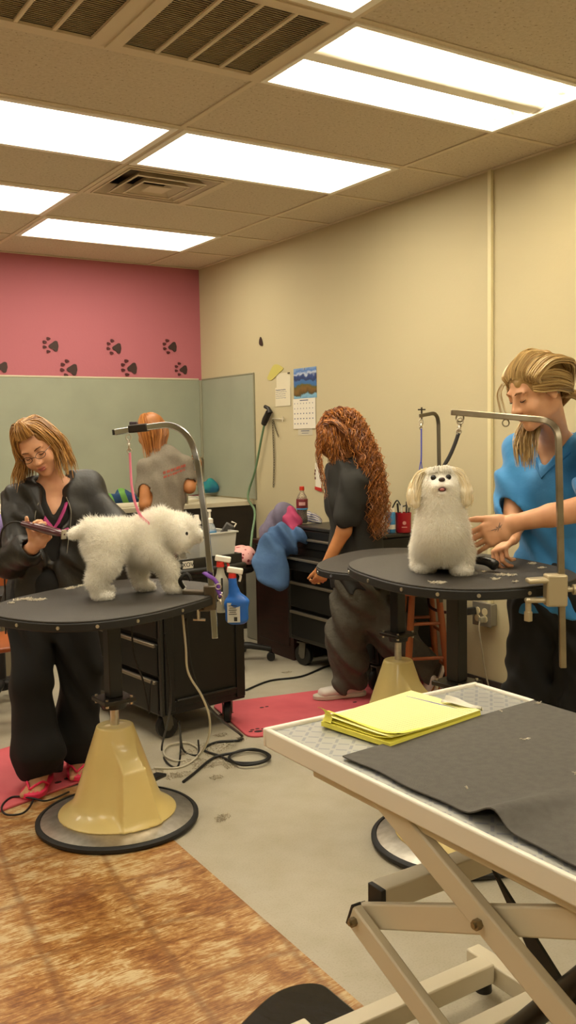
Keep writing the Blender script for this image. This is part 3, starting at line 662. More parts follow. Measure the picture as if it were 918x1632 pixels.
# ---- legal pad
ye = mat('yellow_paper', 'f0e85e', .7); ye2 = mat('yellow_paper_pale', 'f3eea0', .7)
z0 = LZ-.004
A, B, C_, D = PZ(512, 1158, z0), PZ(655, 1112, z0), PZ(766, 1144, z0), PZ(622, 1194, z0)
pad = thing('legal_pad', (A+C_)/2, 'yellow lined legal pad with curled pages on the foreground table', 'notepad')
def pagef(h, cl, ca):
    def f(u, v):
        p_ = (A*(1-u)+B*u)*(1-v)+(D*(1-u)+C_*u)*v
        z = h+cl*math.exp(-(u/.10)**2)*(1-.8*v)+ca*(max(0, v-.7)/.3)**2*(1-u)**2*.02
        sh = nrm(B-A)*(.028*cl/.03*math.exp(-(u/.1)**2))
        return V(p_[0]+sh[0], p_[1]+sh[1], z0+z)
    return f
sheet(pagef(.012, 0, 0), 6, 6, .0105).build('pad_block', ye, pad)
for k, (h, cl) in enumerate(((.0135, .004), (.015, .010), (.0165, .017))): sheet(pagef(h, cl, .5), 26, 10, .0006).build('page', ye, pad, smooth='auto')
sheet(pagef(.0185, .008, .2), 26, 10, .0006).build('top_page', ye2, pad, smooth='auto')
ln = MB()
for k in range(24):
    u = .08+.88*k/24
    q = [pagef(.0187, .008, .2)(u, v_) for v_ in (0.03, .35, .65, .97)]; ln.tube(q, .00035, 4)
ln.build('ruled_lines', mat('rule_line', 'b9c0a0', .8), pad)
mb = sheet(lambda u, v: A*(1-v)+D*v+V(0, 0, .017+.02*u+.008*math.sin(v*3))+nrm(B-A)*(.012*u*(1-u)*4-.012*u)+nrm(A-D)*.0 if False else A+(D-A)*(.02+.13*v*(1-.6*u))+V(0, 0, .015+.034*u)+nrm(B-A)*(.03*u*(1-u)*2-.014*u), 8, 6, .0006); mb.build('curled_corner', ye, pad, smooth='auto')
o = MB().tube([PZ(648, 1111, LZ+.012), PZ(700, 1124, LZ+.012), PZ(752, 1136, LZ+.012)], [.003, .0038, .002], 8).build('pen', mat('blue_pen', '3a3f8c', .4), None, smooth='auto'); tag(o, 'thin blue pen lying along the back edge of the yellow pad', 'pen')
def tisf(u, v):
    a = PZ(706, 1130, LZ)*(1-u)+PZ(768, 1139, LZ)*u; return a+nrm(B-A)*(.05*(v-.35))*math.sin(math.pi*min(1, .15+u*.8))+V(0, 0, .019+.010*math.sin(3*u+2)*v+.004*math.sin(9*v+5*u))
o = sheet(tisf, 20, 12, .0008).build('tissue', mat('off_white_tissue', 'dcd8c8', .8), None, smooth='auto'); tag(o, 'crumpled off-white tissue at the far corner of the yellow pad', 'tissue')
# ================================================================ TOOL CARTS
cblk = mat('black_cart_paint', '15130f', .42, spec=.4); cedge = mat('black_cart_edge', '24211b', .4); alum = mat('aluminium_pull', '9b917f', .35, .8)
cas = mat('caster_black', '14120f', .5)
def caster(par, c, ang, r=.06, w=.034):
    R = rotz(ang); c = np.array(c, float)
    wh = MB().cyl(c+R@V(0, -w/2, r), c+R@V(0, w/2, r), r, n=24).build('caster_wheel', cas, par, bev=.006)
    hb = MB(); hb.cyl(c+R@V(0, -w/2-.003, r), c+R@V(0, w/2+.003, r), r*.35, n=14); hb.build('wheel_hub', mat('hub_grey', '5a5448', .4), wh, smooth='auto')
    b = MB()
    for s_ in (-1, 1): b.bar(c+R@V(0, s_*(w/2+.006), r), c+R@V(-.01, s_*(w/2+.006), 2*r+.012), .004, .05, up=R@V(1, 0, 0))
    b.box(c+V(0, 0, 2*r+.014), (.07, w+.022, .008), R); b.build('caster_fork', mat('hub_grey', '5a5448', .4), par)
def cart(name, o, ang, W, L, z0, z1, drawers, label, group=None, r=.055):
    """o: near-left bottom corner; u to the right along the side, v away along the drawer front (which faces -u)"""
    u = V(math.cos(ang), math.sin(ang), 0); v = V(-math.sin(ang), math.cos(ang), 0); O = V(o[0], o[1], 0)
    t = thing(name, O+u*W/2+v*L/2, label, 'tool cart', group); R = rotz(ang)
    def bx(a, b, c, su, sv, sz, mb=None): mb = mb or MB(); return mb.box(O+u*a+v*b+V(0, 0, c), (su, sv, sz), R)
    body = bx(W/2+.01, L/2, (z0+z1)/2, W-.02, L, z1-z0); body.build('body', cblk, t, bev=.006)
    f_ = MB()
    for b in (.012, L-.012): bx(.006, b, (z0+z1)/2, .018, .024, z1-z0, f_)
    bx(.006, L/2, z0+.012, .018, L-.05, .024, f_); f_.build('front_frame', cedge, t, bev=.003)
    for (za, zb, out) in drawers:
        d = bx(.004-out/2, L/2, (za+zb)/2-.004, .022+out, L-.06, zb-za-.012).build('drawer', cblk, t, bev=.004)
        bx(-.012-out, L/2, zb-.018, .018, L-.075, .016).build('drawer_pull', alum, d, bev=.003)
    for k in range(4):
        a, b = ((.06, .07), (W-.06, .07), (.06, L-.07), (W-.06, L-.07))[k]; caster(t, O+u*a+v*b, ang+.9*k, r)
    return t, O, u, v, R
A6 = math.radians(6)
cA, OA, uA, vA, RA = cart('tool_cart', (1.805, 3.90), A6, .475, .74, .125, .80, [(.13, .30, 0), (.31, .475, 0), (.49, .60, 0), (.61, .70, 0)], 'black tool cart with cables in front, holding the white bin', 'black tool carts')
mb = MB()
for a, b, su, sv in ((.2375, .006, .475, .012), (.2375, .734, .475, .012), (.006, .37, .012, .74), (.469, .37, .012, .74)): mb.box(OA+uA*a+vA*b+V(0, 0, .825), (su, sv, .055), RA)
mb.build('top_tray_lip', cedge, cA, bev=.003)
mb = MB()
for a, b, c, su, sz in ((.04, -.003, .45, .05, .62), (.445, -.003, .45, .05, .62), (.24, -.003, .175, .36, .03), (.24, -.003, .775, .36, .03)): mb.box(OA+uA*a+vA*b+V(0, 0, c), (su, .012, sz), RA)
mb.build('side_frame', cblk, cA, bev=.003)
MB().box(OA+uA*.24-vA*.012+V(0, 0, .193), (.34, .016, .008), RA).build('side_lip', cedge, cA, bev=.002)
mb = MB(); mb.tube(spline([OA+uA*.03+V(0, 0, .795), OA+uA*.03-vA*.05+V(0, 0, .80), OA+uA*.23-vA*.06+V(0, 0, .80), OA+uA*.44-vA*.05+V(0, 0, .80), OA+uA*.44+V(0, 0, .795)], 6), .014, 12)
mb.build('push_handle', cblk, cA, smooth='auto')
lab = OA+uA*.155-vA*.0065+V(0, 0, .826)
tg = MB().box(lab, (.058, .002, .034), RA).build('name_label', mat('white_label', 'd9d3c4', .6), cA)
def text(body, size, c, x_dir, up, m, parent, depth=.0006, name='lettering', space=1.0):
    cu = bpy.data.curves.new(name, 'FONT'); cu.body = body; cu.size = size; cu.align_x = 'CENTER'; cu.align_y = 'CENTER'; cu.extrude = depth; cu.space_character = space
    tmp = bpy.data.objects.new('tmp_text', cu); COL.objects.link(tmp); dg = bpy.context.evaluated_depsgraph_get(); me = bpy.data.meshes.new_from_object(tmp.evaluated_get(dg)); bpy.data.objects.remove(tmp)
    x = nrm(x_dir); y = nrm(up); F_ = np.array([x, y, np.cross(x, y)]).T; n = len(me.vertices); a = np.empty(n*3); me.vertices.foreach_get('co', a); a = a.reshape(-1, 3)@F_.T+np.array(c, float); me.vertices.foreach_set('co', a.ravel())
    me.materials.clear(); return link(name, me, m, parent)
ink = mat('black_ink', '2a2620', .7)
text('XOV', .03, lab-vA*.0018, uA, ZH, ink, tg)
cB, OB, uB, vB, RB = cart('tool_cart', (3.10, 3.93), 0.0, .40, .88, .17, .60, [(.19, .36, 0), (.37, .54, 0)], 'black tool chest on casters against the cream wall, with the cola bottle on it', 'black tool carts', .065)
ch = MB(); ch.box((3.31, 4.37, .725), (.36, .82, .25)); ch.build('upper_chest', cblk, cB, bev=.008)
for za, zb, out in ((.61, .70, .075), (.735, .81, 0)):
    d = MB().box((3.132-out/2, 4.37, (za+zb)/2-.004), (.022+out, .76, zb-za-.012)).build('drawer', cblk, cB, bev=.004)
    MB().box((3.115-out, 4.37, zb-.018), (.018, .74, .014)).build('drawer_pull', alum, d, bev=.003)
MB().box((3.31, 4.37, .862), (.37, .83, .022)).build('chest_lid', cedge, cB, bev=.006)
LB = PX(616, 853, 3.13)
tg = MB().box((3.1285, 4.01, .80), (.003, .05, .03)).build('name_label', mat('white_label', 'd9d3c4', .6), cB)
mb = MB()
for k in range(3): mb.box((3.1265, 3.993+.014*k, .80), (.001, .007, .014))
mb.build('label_ink', ink, tg)
# ---- brown desk
wdk = mat('dark_mahogany', '35170f', .45, c2='2a120c', scale=6, stretch=(1, 1, 6))
t = thing('desk', (3.33, 5.10, 0), 'dark reddish-brown wooden desk against the wall beyond the tool chest', 'desk')
MB().box((3.335, 5.09, .725), (.39, .48, .03)).build('desk_top', wdk, t, bev=.005)
MB().box((3.345, 5.09, .35), (.36, .45, .70)).build('body', wdk, t, bev=.004)
MB().box((3.163, 5.09, .36), (.012, .36, .55)).build('door', wdk, t, bev=.006)
o = MB().box((3.35, 5.52, .38), (.16, .22, .60)).build('metal_box', mat('grey_metal_box', '8d897a', .5), None, bev=.008); o.location.z = 0.0; tag(o, 'tall grey metal box beyond the brown desk, behind the cushion', 'box')
# ---- office stool with polka-dot cushion
def swivel(base, seatz, label, cushion=True, n=5, rot=0.0, R0=.27, seatr=.19):
    t = thing('swivel_chair', base, label, 'chair'); B_ = np.array(base, float); k_ = mat('black_plastic_cap', '1b1814')
    MB().cyl(B_+V(0, 0, .07), B_+V(0, 0, .13), .045, .035, n=20).build('hub', k_, t, smooth='auto')
    MB().cyl(B_+V(0, 0, .13), B_+V(0, 0, .30), .028, n=18).build('gas_cylinder', k_, t, smooth='auto')
    MB().cyl(B_+V(0, 0, .30), B_+V(0, 0, seatz-.05), .014, n=16).build('lift_rod', mat('brushed_steel', ''), t, smooth='auto')
    for i in range(n):
        a = rot+2*math.pi*i/n; d = V(math.cos(a), math.sin(a), 0)
        l_ = MB().tube([B_+V(0, 0, .105)+d*.03, B_+V(0, 0, .10)+d*.14, B_+V(0, 0, .075)+d*R0], [.026, .022, .016], 10).build('leg', k_, t, smooth='auto')
        b = MB(); b.cyl(B_+d*R0+V(-d[1], d[0], 0)*-.022+V(0, 0, .026), B_+d*R0+V(-d[1], d[0], 0)*.022+V(0, 0, .026), .026, n=16); b.cyl(B_+d*R0+V(0, 0, .04), B_+d*R0+V(0, 0, .078), .008, n=8); b.build('caster', k_, l_, bev=.003)
    MB().lathe([(.02, seatz-.05), (seatr-.02, seatz-.045), (seatr, seatz-.025), (seatr, seatz-.01), (seatr-.02, seatz)], B_, 28).build('seat', k_, t, smooth='auto')
    return t
b0 = PZ(372, 1060, 0)
swivel(V(b0[0]+.02, b0[1]+.10, 0), .62, 'black swivel stool behind the left tool cart, pink spotted cushion on it', rot=-.55)
cc = V(b0[0]+.05, b0[1]+.08, .62)
cm = mat('pink_spotted_fabric', 'dfa6a0', .85)
nt = cm.node_tree; b_ = nt.nodes['Principled BSDF']; tc = node(nt, 'ShaderNodeTexCoord'); vo = node(nt, 'ShaderNodeTexVoronoi', Scale=28); nt.links.new(tc.outputs['Object'], vo.inputs['Vector']); rp = node(nt, 'ShaderNodeValToRGB'); rp.color_ramp.interpolation = 'CONSTANT'
rp.color_ramp.elements[0].color = lin('8f2a35'); rp.color_ramp.elements[1].color = lin('dfa6a0'); rp.color_ramp.elements[1].position = .28; nt.links.new(vo.outputs['Distance'], rp.inputs[0]); nt.links.new(rp.outputs[0], b_.inputs['Base Color'])
S = SD(cc-V(.3, .3, .05), cc+V(.3, .3, .2), .008); S.ecap(cc-RH*.1+V(0, 0, .055), cc+RH*.1+V(0, 0, .055), .15, .055, .15, .055, FH, k=.02).folds(.008, 3)
o = S.build('cushion', cm, None); tag(o, 'pink cushion with dark red spots on the swivel stool', 'cushion')
S = SD(cc-V(.3, .3, .0), cc+V(.3, .3, .3), .006); q = P(380, 880, 5.2); S.lo += 0; q = cc-RH*.06-FH*.05+V(0, 0, .13); S.ell(q, (.06, .03, .016)).ell(q+RH*.05+V(0, 0, -.008), (.04, .025, .012)).folds(.004, 5)
o = S.build('folded_cloth', mat('orange_red_cloth', 'd8431f', .7), None); tag(o, 'bright orange-red cloth scrap on the spotted cushion', 'cloth')
# ---- wooden stool behind the tables
ow = mat('orange_varnished_wood', 'a4592a', .4, c2='8e4820', scale=8, stretch=(1, 1, .2))
sb = V(3.24, 3.73, 0); t = thing('wooden_stool', sb, 'orange-brown varnished wooden stool against the wall behind the tables', 'stool')
MB().lathe([(0, .585), (.155, .585), (.165, .60), (.16, .615), (0, .62)], sb, 28).build('seat', ow, t, smooth='auto')
for i in range(4):
    a = .35+i*math.pi/2; d = V(math.cos(a), math.sin(a), 0); MB().tube([sb+d*.10+V(0, 0, .59), sb+d*.135+V(0, 0, .3), sb+d*.175], [.017, .019, .014], 10).build('leg', ow, t, smooth='auto')
    e_ = V(math.cos(a+math.pi/2), math.sin(a+math.pi/2), 0)
    for z in ((.20, .38) if i % 2 else (.25, .43)): r_ = .10+.075*(1-z/.59); MB().cyl(sb+d*r_+V(0, 0, z), sb+e_*r_+V(0, 0, z), .009, n=10).build('stretcher', ow, t, smooth='auto')
# ---- outlet box, plugs, cords
t = thing('outlet_box', (XW, 3.53, .42), 'grey metal outlet box on the right wall with three plugs in it', 'outlet'); gm = mat('grey_cast_box', '8f8a7c', .45, .5)
MB().box((XW-.024, 3.53, .465), (.045, .125, .115)).build('box_body', gm, t, bev=.004)
MB().box((XW-.049, 3.53, .465), (.006, .135, .125)).build('cover_plate', gm, t, bev=.002)
for yy in (3.505, 3.558):
    MB().cyl((XW-.056, yy, .482), (XW-.051, yy, .482), .019, n=20).build('socket', mat('ivory_plastic', 'cdbf98', .5), t, smooth='auto')
    MB().cyl((XW-.056, yy, .443), (XW-.051, yy, .443), .019, n=20).build('socket', mat('ivory_plastic', 'cdbf98', .5), t, smooth='auto')
def cord(pts, r, m, label, cat='cable', plug=None, name='power_cord', n=6, group=None):
    t = MB().tube(spline(pts, 8), r, 8).build(name, m, None, smooth=True); tag(t, label, cat, group)
    if plug is not None:
        a, b, rr, mm_ = plug; MB().bar(a, b, rr*1.4, rr*1.8).build('plug', mm_, t, bev=.003)
    return t
redc = mat('red_cord', 'c4432a', .5); blc = mat('black_cord', '12100e', .5); whc = mat('white_cord', 'c9c1ab', .5); tan = mat('grey_cord', '9c937d', .5)
pl = V(XW-.06, 3.558, .482)
cord([V(XW-.115, 3.60, .46), V(XW-.13, 3.62, .36), V(XW-.14, 3.63, .22), V(XW-.13, 3.61, .09), V(XW-.16, 3.58, .01), V(XW-.3, 3.5, .0085)], .0055, redc, 'red cord hanging from the outlet box on the right wall', plug=(V(XW-.06, 3.565, .482), V(XW-.13, 3.60, .475), .02, blc))
cord([V(XW-.085, 3.505, .44), V(XW-.10, 3.50, .40), V(XW-.09, 3.49, .3), V(XW-.06, 3.49, .15), V(XW-.05, 3.45, .03), V(XW-.08, 3.38, .006)], .004, tan, 'thin grey cord hanging beside the red one from the outlet box', plug=(V(XW-.056, 3.505, .443), V(XW-.09, 3.505, .443), .016, mat('grey_plug', '8f8873', .5)))
o = MB().tube(spline([V(XW-.14, 3.58, .478), V(XW-.2, 3.66, .475), V(XW-.24, 3.72, .50), V(XW-.2, 3.78, .56)], 5), .008, 8).build('power_cord', mat('dark_red_black_cord', '3a1512', .5), None, smooth=True); tag(o, 'dark cord bundle running left from the outlet box plugs', 'cable')
# ---- cables under the left table
cord([P(291, 980, 3.50), P(296, 1030, 3.52), P(300, 1072, 3.55), P(322, 1110, 3.6), P(334, 1145, 3.68), P(331, 1180, 3.78), PZ(315, 1205, .005), PZ(285, 1213, .005), PZ(262, 1203, .01), PZ(268, 1188, .01), PZ(300, 1184, .008), PZ(318, 1200, .006), PZ(290, 1222, .005), PZ(245, 1224, .005)], .0045, whc, 'white cord hanging from the left table and looping on the floor')
cord([P(296, 985, 3.56), P(304, 1060, 3.60), P(322, 1110, 3.68), P(350, 1145, 3.9), PZ(385, 1172, .008), PZ(382, 1180, .006), PZ(345, 1183, .006), PZ(325, 1195, .006), PZ(350, 1205, .006), PZ(375, 1215, .006), PZ(410, 1215, .008), PZ(428, 1207, .012), PZ(415, 1197, .012), PZ(385, 1196, .012), PZ(365, 1207, .012), PZ(385, 1219, .016), PZ(418, 1215, .018), PZ(430, 1204, .022), PZ(405, 1194, .022), PZ(372, 1200, .018), PZ(340, 1208, .008), PZ(310, 1232, .006), PZ(292, 1246, .006)], .006, blc, 'long black power cord coiled on the floor right of the left table')
cord([P(210, 985, 3.6), P(213, 1040, 3.62), P(228, 1085, 3.64), P(236, 1125, 3.66), P(238, 1135, 3.66), P(240, 1100, 3.66), P(242, 1085, 3.67)], .004, blc, 'thin black cable dangling in front of the left tool cart drawers')
cord([P(262, 1010, 3.7), P(272, 1120, 3.8), PZ(258, 1190, .02), PZ(265, 1214, .006), PZ(283, 1222, .006), PZ(288, 1190, .02), P(286, 1150, 3.95), PZ(292, 1195, .02), PZ(315, 1203, .006), PZ(316, 1180, .02)], .0045, blc, 'black cable bunch looping beneath the left tool cart')
cord([PZ(392, 1100, .006), PZ(430, 1085, .006), PZ(480, 1078, .006), PZ(520, 1062, .006), PZ(545, 1058, .006)], .006, blc, 'black cable lying across the floor beyond the red-pink mat')
cord([PZ(60, 1180, .02), PZ(56, 1240, .016), PZ(54, 1272, .018), PZ(38, 1295, .018), PZ(10, 1298, .016), PZ(3, 1285, .016), PZ(20, 1270, .018), PZ(50, 1272, .024), PZ(75, 1276, .016), PZ(110, 1262, .014)], .004, blc, 'black cable looping around the pink sandal on the mat')
# ================================================================ HELPERS FOR FIGURES
def hit(S, p, d, maxd=.5):
    """walk from p along d to the surface of the solid S"""
    p = np.array(p, float); d = nrm(d)
    for k in range(int(maxd/(S.vs*.5))):
        q = p+d*k*S.vs*.5; i = np.round((q-S.lo)/S.vs).astype(int)
        if (i < 0).any() or (i >= S.n).any(): continue
        if S.D[tuple(i)] < 0: return q-d*S.vs*.5
    return None
def basis(fwd, up):
    u = nrm(up); f = np.array(fwd, float); f = nrm(f-u*(f@u)); return np.array([np.cross(f, u), f, u]).T   # columns: x = wearer's right, y = forward, z = up
def head(S, C, R, s=1.0, neck=None, nr=.05):
    g = lambda *a: C+R@(V(*a)*s)
    def E_(c, r, k=.012, sub=False): S.ell(g(*c), np.array(r)*s, R, k, sub)
    E_((0, -.015, .035), (.074, .094, .083), .01); E_((0, .022, -.025), (.060, .070, .080), .03); E_((0, .036, -.070), (.044, .048, .040), .02)
    E_((0, .070, -.098), (.020, .018, .018), .02)
    for q in (-1, 1):
        E_((q*.036, .060, -.034), (.024, .024, .024), .02); E_((q*.032, .100, .006), (.019, .018, .014), .012, True); E_((q*.031, .0755, .004), (.0145, .013, .0115), .004)
        E_((q*.029, .077, .026), (.022, .010, .008), .016); E_((q*.077, -.008, -.006), (.010, .018, .030), .008); E_((q*.0115, .096, -.032), (.0085, .011, .008), .008)
    S.cap(g(0, .086, .014), g(0, .106, -.026), .0075*s, .0095*s, .012); E_((0, .108, -.030), (.010, .010, .009), .008)
    E_((0, .089, -.056), (.022, .010, .0055), .007); E_((0, .086, -.066), (.019, .010, .0062), .007); E_((0, .094, -.0605), (.020, .008, .0016), .003, True)
    if neck is not None: S.cap(g(0, -.025, -.055), neck, nr, nr*1.05, .03)
def face_parts(par, C, R, s, skin, lipm, browm, eyes='down', lashm=None):
    g = lambda *a: C+R@(V(*a)*s)
    lp = MB()
    lp.tube([g(-.020, .0895, -.0575), g(-.011, .0975, -.0555), g(0, .0995, -.0560), g(.011, .0975, -.0555), g(.020, .0895, -.0575)], [.001*s, .0032*s, .0034*s, .0032*s, .001*s], 8)
    lp.tube([g(-.018, .0880, -.0630), g(-.009, .0950, -.0660), g(0, .0968, -.0668), g(.009, .0950, -.0660), g(.018, .0880, -.0630)], [.001*s, .0034*s, .004*s, .0034*s, .001*s], 8)
    lp.build('lips', lipm, par, smooth=True)
    for q in (-1, 1):
        MB().tube([g(q*.014, .0930, .0245), g(q*.026, .0935, .030), g(q*.040, .0855, .0295), g(q*.050, .0740, .024)], [.0022*s, .003*s, .0025*s, .0012*s], 8).build('eyebrow', browm, par, smooth=True)
        if eyes == 'down':
            MB().tube([g(q*.019, .0845, .0005), g(q*.027, .0895, -.0035), g(q*.036, .0880, -.0035), g(q*.045, .0795, .0005)], [.0008*s, .0016*s, .0018*s, .001*s], 6).build('eyelashes', lashm or browm, par, smooth=True)
        else:
            MB().ell(g(q*.031, .0785, .004), .0115*s).build('eye', mat('eye_white', 'e8e2d6', .2), par, smooth=True)
def hand(S, W, d, n, th, s=1.0, curl=(.5, .55, .6, .65), spread=.12, thumb=(.55, .75, .35), k=.004, tcurl=.3):
    """W wrist, d towards the fingers, n the way the palm faces, th the thumb side"""
    d = nrm(d); n = nrm(n-d*np.dot(n, d)); l = np.cross(d, n); l = l if l@np.array(th) > 0 else -l
    g = lambda a, b, c: W+(d*a+l*b+n*c)*s
    S.ecap(g(-.01, 0, 0), g(.03, 0, 0), .026*s, .019*s, .034*s, .015*s, l, .012)
    S.ecap(g(.03, 0, 0), g(.078, 0, 0), .034*s, .014*s, .038*s, .0125*s, l, .012)
    S.ell(g(.035, .026, .006), np.array((.03, .016, .014))*s, np.array([d, l, n]).T, .01)
    L = ((.038, .024, .020), (.043, .027, .021), (.040, .026, .021), (.031, .020, .018)); off = (.029, .010, -.010, -.028); tips = []
    for i in range(4):
        p = g(.082-.004*abs(i-1.2), off[i], 0); a = 0; dd = nrm(d+l*spread*(1.5-i)*.6); rr = (.0088, .009, .0086, .0076)[i]*s
        S.cap(g(.055, off[i]*.9, 0), p, rr*1.05, rr*1.05, .006)
        for j in range(3):
            a += curl[i]*(1.0, 1.1, .7)[j]; v = dd*math.cos(a)+n*math.sin(a); q = p+v*L[i][j]*s
            S.cap(p, q, rr*(1, .93, .86)[j], rr*(.93, .86, .76)[j], .0025 if j else k); p = q
        tips.append(p)
    p = g(.022, .026, .004); t = nrm(d*thumb[0]+l*thumb[1]+n*thumb[2]); q = p+t*.040*s; S.cap(p, q, .014*s, .0105*s, .012); t2 = nrm(t+d*tcurl+n*.1); r_ = q+t2*.030*s; S.cap(q, r_, .0105*s, .0095*s, .003); t3 = nrm(t2+d*tcurl*.6); S.cap(r_, r_+t3*.022*s, .0095*s, .0075*s, .003)
    return tips
def torso(S, hip, waist, chest, top, SR_, SL_, side, inf=0.0, k=.03, w=1.0, bust=.0, front=None):
    S.ecap(hip, waist, .160*w+inf, .112+inf, .128*w+inf, .098+inf, side, k); S.ecap(waist, chest, .128*w+inf, .098+inf, .150*w+inf, .108+inf, side, k)
    S.ecap(chest, top, .150*w+inf, .108+inf, .105*w+inf, .070+inf, side, k); S.cap(SR_, top, .050+inf, .058+inf, k); S.cap(SL_, top, .050+inf, .058+inf, k)
    if bust:
        sd = nrm(side)
        for q in (-1, 1): S.ell(chest+front*(.06)+sd*q*.065, (.06+inf, .055+inf, .058+inf), None, .03)
def strands(guides, n, r, spread, seed=1, curl=0.0, freq=3.0, sub=5, nr=4, tip=.35, taper=None, ext=0.0):
    """hair: tubes interpolated between neighbouring guide lines"""
    R_ = random.Random(seed); mb = MB(); G_ = [[np.array(p, float) for p in g] for g in guides]; m = len(G_[0])
    for _ in range(n):
        a = R_.uniform(0, len(G_)-1) if len(G_) > 1 else 0; i = min(int(a), len(G_)-2) if len(G_) > 1 else 0; t = a-i
        off = V(R_.gauss(0, 1), R_.gauss(0, 1), R_.gauss(0, .6)); off /= max(1, np.linalg.norm(off))
        pts = []; last = 1-R_.random()*ext
        for j in range(m):
            b = G_[i][j]*(1-t)+G_[min(i+1, len(G_)-1)][j]*t; pts.append(b+off*spread[j]+V(R_.uniform(-1, 1), R_.uniform(-1, 1), R_.uniform(-1, 1))*spread[j]*.15)
        q = spline(pts, sub); q = q[:max(4, int(len(q)*last))]
        if curl:
            ph = R_.uniform(0, 6.28); am = curl*R_.uniform(.5, 1.3); fr = freq*R_.uniform(.8, 1.25); L = 0; out = []
            for j, p in enumerate(q):
                if j: L += np.linalg.norm(q[j]-q[j-1])
                T = nrm(q[min(j+1, len(q)-1)]-q[max(j-1, 0)]); x = nrm(np.cross(T, V(.3, .9, .1))); y = np.cross(T, x); w_ = min(1, .5+L/.05)
                out.append(p+(x*math.cos(ph+L*fr)+y*math.sin(ph+L*fr))*am*w_)
            q = out
        N = len(q); rr = r*R_.uniform(.6, 1.3); mb.tube(q, [rr*(1-(1-tip)*(j/(N-1))**2) for j in range(N)], nr, cap=True)
    return mb
def fur(S, n, lenf, dirf, wid=.0016, seed=3, jit=.45):
    R_ = np.random.RandomState(seed); co, F = S.co, S.F; A, B, C_, D = [co[F[:, i]] for i in range(4)]
    nr_ = np.cross(C_-A, D-B); ar = np.linalg.norm(nr_, axis=1)+1e-12; nr_ /= ar[:, None]
    i = R_.choice(len(F), n, p=ar/ar.sum()); u, v = R_.rand(2, n, 1); p = (A[i]*(1-u)+B[i]*u)*(1-v)+(D[i]*(1-u)+C_[i]*u)*v; N = nr_[i]
    L = lenf(p)*(.6+.6*R_.rand(n)); d = N+dirf(p, N)+R_.randn(n, 3)*jit; d /= np.linalg.norm(d, axis=1)[:, None]
    d2 = d+dirf(p, N)*.9+R_.randn(n, 3)*jit*.7; d2 /= np.linalg.norm(d2, axis=1)[:, None]
    s = np.cross(d, R_.randn(n, 3)); s /= np.linalg.norm(s, axis=1)[:, None]; s *= wid/2
    p = p-N*.003; m = p+d*(L*.5)[:, None]; t = m+d2*(L*.5)[:, None]
    vv = np.stack([p-s, p+s, m-s*.75, m+s*.75, t], 1).reshape(-1, 3); k = np.arange(n)*5
    q = np.stack([k, k+1, k+3, k+2], 1); tr_ = np.stack([k+2, k+3, k+4], 1)
    me = bpy.data.meshes.new('fur'); me.vertices.add(len(vv)); me.vertices.foreach_set('co', vv.ravel())
    li = np.concatenate([q.ravel(), tr_.ravel()]).astype(np.int32); me.loops.add(len(li)); me.loops.foreach_set('vertex_index', li); me.polygons.add(2*n)
    me.polygons.foreach_set('loop_start', np.concatenate([np.arange(n)*4, 4*n+np.arange(n)*3]).astype(np.int32)); me.update(calc_edges=True); return me
def furmat(name, a, b_):
    m = mat(name, a, .7, c2=b_, island=True); nt = m.node_tree; out = [n for n in nt.nodes if n.type == 'OUTPUT_MATERIAL'][0]; pr = nt.nodes['Principled BSDF']
    tr_ = node(nt, 'ShaderNodeBsdfTranslucent'); tr_.inputs[0].default_value = lin(a); mx = node(nt, 'ShaderNodeMixShader'); mx.inputs[0].default_value = .45
    nt.links.new(pr.outputs[0], mx.inputs[1]); nt.links.new(tr_.outputs[0], mx.inputs[2]); nt.links.new(mx.outputs[0], out.inputs[0]); return m
